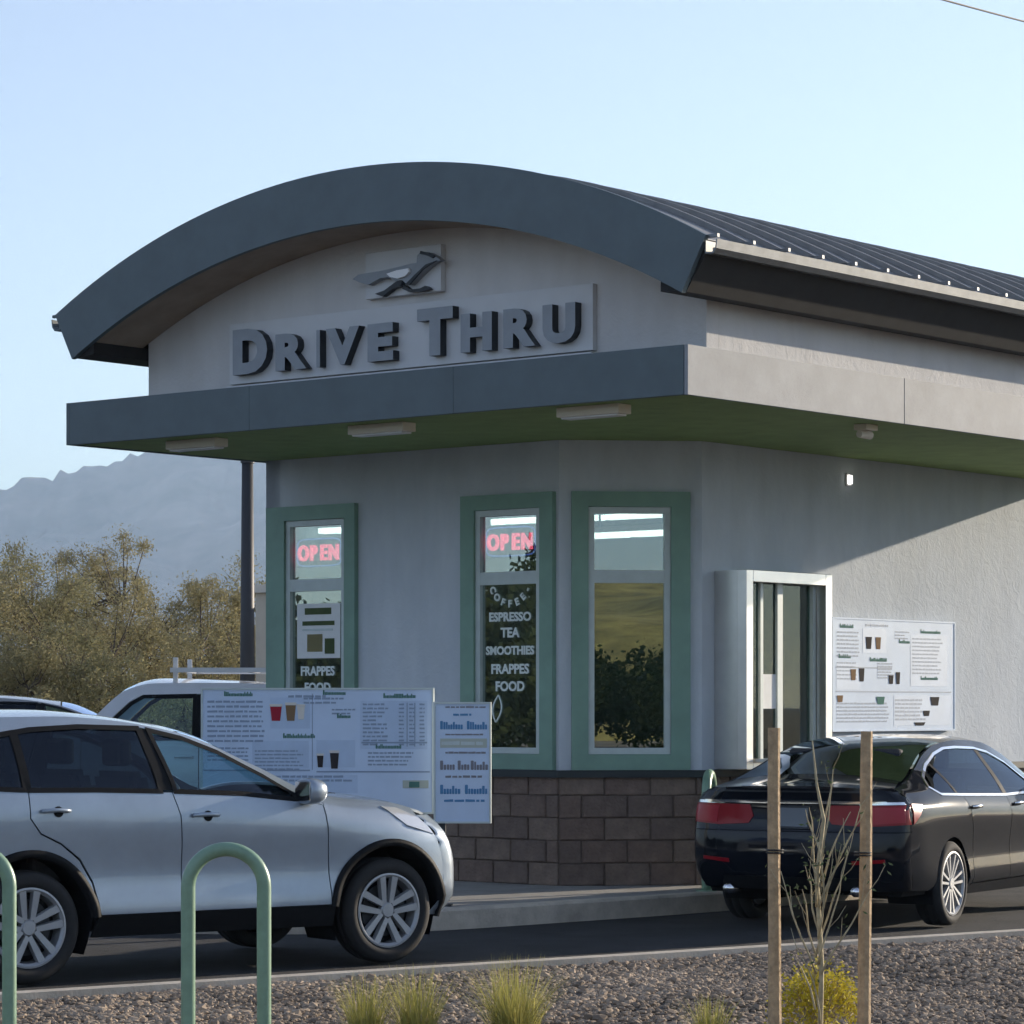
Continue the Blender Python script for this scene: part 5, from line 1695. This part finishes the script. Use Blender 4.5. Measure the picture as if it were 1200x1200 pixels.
# gravel: real pebbles over the bed
def gravel():
    rs = np.random.default_rng(4)
    t = (1 + 5 ** .5) / 2
    ico = np.array([(-1, t, 0), (1, t, 0), (-1, -t, 0), (1, -t, 0), (0, -1, t), (0, 1, t), (0, -1, -t), (0, 1, -t), (t, 0, -1), (t, 0, 1), (-t, 0, -1), (-t, 0, 1)]) / math.sqrt(1 + t * t)
    F = np.array([(0, 11, 5), (0, 5, 1), (0, 1, 7), (0, 7, 10), (0, 10, 11), (1, 5, 9), (5, 11, 4), (11, 10, 2), (10, 7, 6), (7, 1, 8), (3, 9, 4), (3, 4, 2), (3, 2, 6), (3, 6, 8), (3, 8, 9), (4, 9, 5), (2, 4, 11), (6, 2, 10), (8, 6, 7), (9, 8, 1)])
    V, FF = [], []
    n = 0
    tries = 0
    N = 38000
    while n < N and tries < 400000:
        tries += 1
        s = 0.17 + 5.8 * rs.random() ** 1.15
        tt = -4.5 + 16 * rs.random()
        p = bk0 + bd * tt + bn * s
        if p.y < 11.5 or abs(p.x / p.y) > .22:
            continue
        r = rs.uniform(.009, .021) * (rs.uniform(1.3, 1.75) if rs.random() < .06 else 1)
        sc = np.array([rs.uniform(.8, 1.35), rs.uniform(.8, 1.35), rs.uniform(.5, .9)]) * r
        a = rs.uniform(0, 6.28)
        v = ico * (1 + rs.uniform(-.22, .22, (12, 1))) * sc
        c_, s_ = math.cos(a), math.sin(a)
        v = np.stack([v[:, 0] * c_ - v[:, 1] * s_, v[:, 0] * s_ + v[:, 1] * c_, v[:, 2]], 1)
        v += (p.x, p.y, bedz(p.x, p.y) + r * .35)
        V.append(v); FF.append(F + 12 * n)
        n += 1
    V = np.concatenate(V); FF = np.concatenate(FF)
    me = bpy.data.meshes.new('gravel')
    me.from_pydata(V.tolist(), [], FF.tolist())
    m = leafmat('pebble', (0.09, 0.07, 0.053), (0.50, 0.39, 0.285), 0.9, 0.0, 0.8)
    me.materials.append(m)
    o = bpy.data.objects.new('gravel', me)
    link(o)
    tag(o, 'grey-brown landscaping gravel in the bed along the lane', 'gravel', kind='stuff')
gravel()

# ------------------------------------------------------------------ background
def desert_tree(name, loc, ht, rad, seed, m, label, nclump=60, nleaf=280, leaf=.031, twiggy=1.0, group='brush trees behind the lot', bare=.25, cat='tree', squat=.5):
    o = empty(name, loc, 0, label, cat, group)
    rs = random.Random(seed)
    bt = bmesh.new(); bf = bmesh.new(); bw_ = bmesh.new()
    nst = rs.randrange(4, 7)
    tips = []
    for k in range(nst):
        a = 2 * math.pi * k / nst + rs.uniform(-.4, .4)
        q = Vector((.1 * math.cos(a), .1 * math.sin(a), -.1))
        d = Vector((math.cos(a) * .45, math.sin(a) * .45, 1)).normalized()
        pts = [q.copy()]
        L = ht * .75
        for i in range(6):
            d = (d + Vector((rs.uniform(-.25, .25), rs.uniform(-.25, .25), rs.uniform(-.05, .12)))).normalized()
            q = q + d * L / 6
            pts.append(q.copy())
        tube(bt, pts, .1, 7, True, [ht * .022 * (1 - .85 * i / 6) for i in range(7)])
        tips += pts[2:]
    # clumps fill an uneven crown
    cl = []
    for k in range(nclump):
        while True:
            u = Vector((rs.uniform(-1, 1), rs.uniform(-1, 1), rs.uniform(-.9, 1)))
            if .12 < u.length < 1: break
        hh = 1 + .35 * noise.noise(Vector((u.x * 2 + seed, u.y * 2, 0)))
        c = Vector((u.x * rad, u.y * rad, ht * (1 - squat) + u.z * ht * squat * hh))
        cl.append(c)
        b = min(tips, key=lambda t_: (t_ - c).length)
        mid = b.lerp(c, .5) + Vector((0, 0, -.04 * ht))
        tube(bt, [b, mid, c], .02, 4, False, [.016 * ht * .3, .012 * ht * .3, .004 * ht * .3])
        cr = rad * rs.uniform(.12, .25)
        for _ in range(nleaf):
            g = Vector((rs.gauss(0, .55), rs.gauss(0, .55), rs.gauss(0, .5)))
            p = c + g * cr
            uu = Vector([rs.gauss(0, 1) for _ in range(3)]).normalized(); vv = uu.orthogonal().normalized()
            s_ = leaf * rs.uniform(.5, 1.4)
            bf.faces.new([bf.verts.new(p + q_) for q_ in (-uu * s_, vv * s_ * .45, uu * s_, -vv * s_ * .45)])
        for _ in range(int(5 * twiggy)):
            dd = Vector((rs.gauss(0, .6), rs.gauss(0, .6), rs.uniform(.1, 1.2))).normalized()
            L = cr * rs.uniform(.8, 2.0)
            wv = dd.orthogonal().normalized() * .007
            e = c + dd * L
            w2 = dd.cross(wv)
            bw_.faces.new([bw_.verts.new(x) for x in (c - wv, c + wv, e)])
            bw_.faces.new([bw_.verts.new(x) for x in (c - w2, c + w2, e)])
    bmobj('trunk', bt, M['bark'], o, smooth=True)
    bmobj('crown', bf, m, o, recalc=False)
    tag(bmobj('twigs', bw_, M['twig'], o, recalc=False), kind='stuff')
    return o
def bt_(px, D, ytop, rad, seed, m, lab, **k):
    p = at(px, ytop, D)
    return desert_tree('desert_tree', (p.x, D, -.02), p.z, rad, seed, M[m], lab, **k)
bt_(35, 62, 645, 1.75, 1, 'brush2', 'broad olive brush tree at the far left behind the parked cars', nclump=148)
bt_(-55, 60, 640, 1.9, 11, 'brush', 'olive brush tree cut off by the left edge of the view', nclump=121)
bt_(122, 66, 612, 1.35, 2, 'brush', 'tallest thin-topped brush tree, left of the dark pole', nclump=128, twiggy=1.6)
bt_(165, 59, 690, 1.5, 4, 'brush', 'low brown shrub tree between the tall tree and the rounded one', nclump=108)
bt_(238, 64, 668, 1.35, 3, 'brush', 'rounded tan brush tree just left of the dark pole', nclump=128)
bt_(300, 66, 660, 1.4, 6, 'brush2', 'tan brush tree half hidden behind the dark pole and building', nclump=108)
bt_(85, 54, 730, 1.4, 7, 'brush2', 'low dark brush tree behind the grey parked car', nclump=94)
bt_(10, 53, 745, 1.3, 8, 'brush', 'low shrub tree at the left edge behind the grey parked car', nclump=94)
bt_(255, 55, 735, 1.3, 9, 'brush', 'low tan shrub tree behind the white pickup rack', nclump=94)
# a dark post behind the building
p = at(290, 0, 36)
o = empty('lamp_post', (p.x, 36, 0), 0, 'dark tapering lamp post rising behind the left end of the canopy', 'lamp post')
bm = bmesh.new(); tube(bm, [(0, 0, -.1), (0, 0, 2.2), (0, 0, 4.75)], .08, 14, True, [.10, .09, .068]); bmobj('shaft', bm, M['pole'], o, smooth=True)
bm = bmesh.new(); tube(bm, [(0, 0, 4.60), (0, 0, 4.66)], .085, 14); bmobj('collar', bm, M['pole'], o)
bm = bmesh.new(); box(bm, -.05, .60, -.13, .13, 4.755, 4.83, .015); bmobj('lamp_head', bm, M['pole'], o)
bm = bmesh.new(); tube(bm, [(0, 0, -.05), (0, 0, .55)], .22, 18); bmobj('concrete_base', bm, M['concrete'], o)
# cream shed behind the building
p = at(299.5, 0, 37.5)
o = empty('cream_shed', (p.x, 37.5, 0), R(66), 'cream stucco shed showing as a thin strip left of the kiosk', 'shed')
boxobj('walls', 0, 3.2, -2.6, 0, -.05, 3.1, M['cream'], o)
boxobj('roof', -.06, 3.26, -2.66, .06, 3.102, 3.2, M['fixture'], o)
boxobj('door', .8, 1.7, -2.64, -2.602, 0, 2.1, M['pole'], o)
# overhead cable at the top right
bm = bmesh.new()
a, b = at(1020, -24, 34), at(1400, 74, 44)
pts = [a.lerp(b, t) - Vector((0, 0, .03 * 4 * t * (1 - t))) for t in [i / 16 for i in range(17)]]
a0 = pts[0] + (pts[0] - pts[1]) * 14; b0 = pts[-1] + (pts[-1] - pts[-2]) * 10
tube(bm, [a0] + pts + [b0], .013, 6)
tag(bmobj('overhead_cable', bm, M['cable']), 'thin black overhead cable crossing the top right corner', 'cable')

# surroundings that the windows and paintwork reflect
rs_ = random.Random(21)
def thicket(name, spots, label, seed):
    rs = random.Random(seed)
    bf = bmesh.new()
    for (x, y, ht, rad) in spots:
        for k in range(150):
            u = Vector((rs.gauss(0, .6), rs.gauss(0, .6), rs.uniform(-1, 1)))
            c = Vector((x + u.x * rad, y + u.y * rad, ht * .5 + u.z * ht * .48 * math.exp(-(u.x ** 2 + u.y ** 2))))
            for _ in range(60):
                p = c + Vector([rs.gauss(0, .22) for _ in range(3)])
                uu = Vector([rs.gauss(0, 1) for _ in range(3)]).normalized(); vv = uu.orthogonal().normalized()
                s_ = rs.uniform(.07, .16)
                bf.faces.new([bf.verts.new(p + q_) for q_ in (-uu * s_, vv * s_ * .6, uu * s_, -vv * s_ * .6)])
    tag(bmobj(name, bf, M['darkleaf'], recalc=False), label, 'thicket', kind='stuff')
thicket('thicket', [(4 + k * 2.6 + rs_.uniform(-1, 1), -62 + rs_.uniform(-8, 8), rs_.uniform(3.6, 5.4), rs_.uniform(1.8, 2.8)) for k in range(13)], 'dark thicket behind the viewpoint, seen only mirrored in the windows', 5)
thicket('thicket', [(-46 + rs_.uniform(-5, 5), -14 + k * 3.2 + rs_.uniform(-1, 1), rs_.uniform(4.2, 6.2), rs_.uniform(1.8, 2.6)) for k in range(13)], 'dark thicket far left of the lot, seen only mirrored in the windows', 6)
def terrain(name, x0, x1, y0, y1, nx, ny, fn, m):
    bm = bmesh.new()
    g = [[bm.verts.new((x0 + (x1 - x0) * i / nx, y0 + (y1 - y0) * j / ny, 0)) for j in range(ny + 1)] for i in range(nx + 1)]
    for r in g:
        for v in r:
            v.co.z = fn(v.co.x, v.co.y)
    for i in range(nx):
        for j in range(ny):
            bm.faces.new((g[i][j], g[i + 1][j], g[i + 1][j + 1], g[i][j + 1]))
    return tag(bmobj(name, bm, m, smooth=True), kind='structure')
terrain('hill', -60, 160, -240, -95, 60, 30, lambda x, y: -1 + 11.5 * math.exp(-((x - 42) / 55) ** 2) * max(0, math.sin(math.pi * min(1, max(0, (-95 - y) / 145)))) ** .8 + 2.2 * noise.noise(Vector((x * .12, y * .05, 0))), M['hill'])

ridge = pchip([-1500, -600, -250, -60, 0, 22, 34, 48, 58, 70, 82, 100, 118, 135, 170, 230, 320, 430, 560, 700, 900, 1200, 1700],
              [720, 690, 640, 588, 577, 562, 556, 558, 557, 548, 540, 531, 528, 527, 520, 506, 496, 505, 525, 560, 610, 670, 740])
def mount(x, y):
    D = 4600
    px = 600 + 3517.19 * x / D
    jag = 8 * noise.fractal(Vector((px * .075, 0, 1)), 1.0, 2.0, 4)
    top = 1.67 + (829 - ridge(px) + jag) * D / 3517.19
    t = (y - 3000) / (D - 3000)
    if t < 1:
        prof = max(0, t) ** 1.25
    else:
        prof = max(0, 1 - (t - 1) * .9)
    nz = noise.fractal(Vector((x * .0022, y * .0022, 5)), 1.0, 2.1, 6)
    rg = abs(noise.noise(Vector((x * .005 + .3 * nz, y * .0016, 2)))) * 2 - .5
    amp = min(1, max(0, t * 2)) * (1 - math.exp(-((y - D) / 260) ** 2) * .82)
    sm = 7 * noise.fractal(Vector((x * .02, y * .02, 9)), 1.0, 2.0, 4)
    return -8 + top * prof + amp * (95 * nz + 110 * rg) * prof + sm * min(1, max(0, t * 3))
terrain('mountain', -3300, 1800, 3000, 6000, 430, 100, mount, M['rock'])

# the air between here and the mountain
bm = bmesh.new()
box(bm, -6800, 6800, -6800, 6800, -12, 500)
hz = bmobj('haze', bm, [])
hm = bpy.data.materials.new('haze')
hm.use_nodes = True
n_, l_ = hm.node_tree.nodes, hm.node_tree.links
n_.remove(n_['Principled BSDF'])
pv = n_.new('ShaderNodeVolumePrincipled')
pv.inputs['Color'].default_value = (0.52, 0.73, 1.0, 1)
pv.inputs['Density'].default_value = 0.00016
pv.inputs['Anisotropy'].default_value = 0.2
l_.new(pv.outputs['Volume'], n_['Material Output'].inputs['Volume'])
hz.data.materials.clear(); hz.data.materials.append(hm)
tag(hz, 'pale haze over the distant mountain', 'haze', kind='stuff')
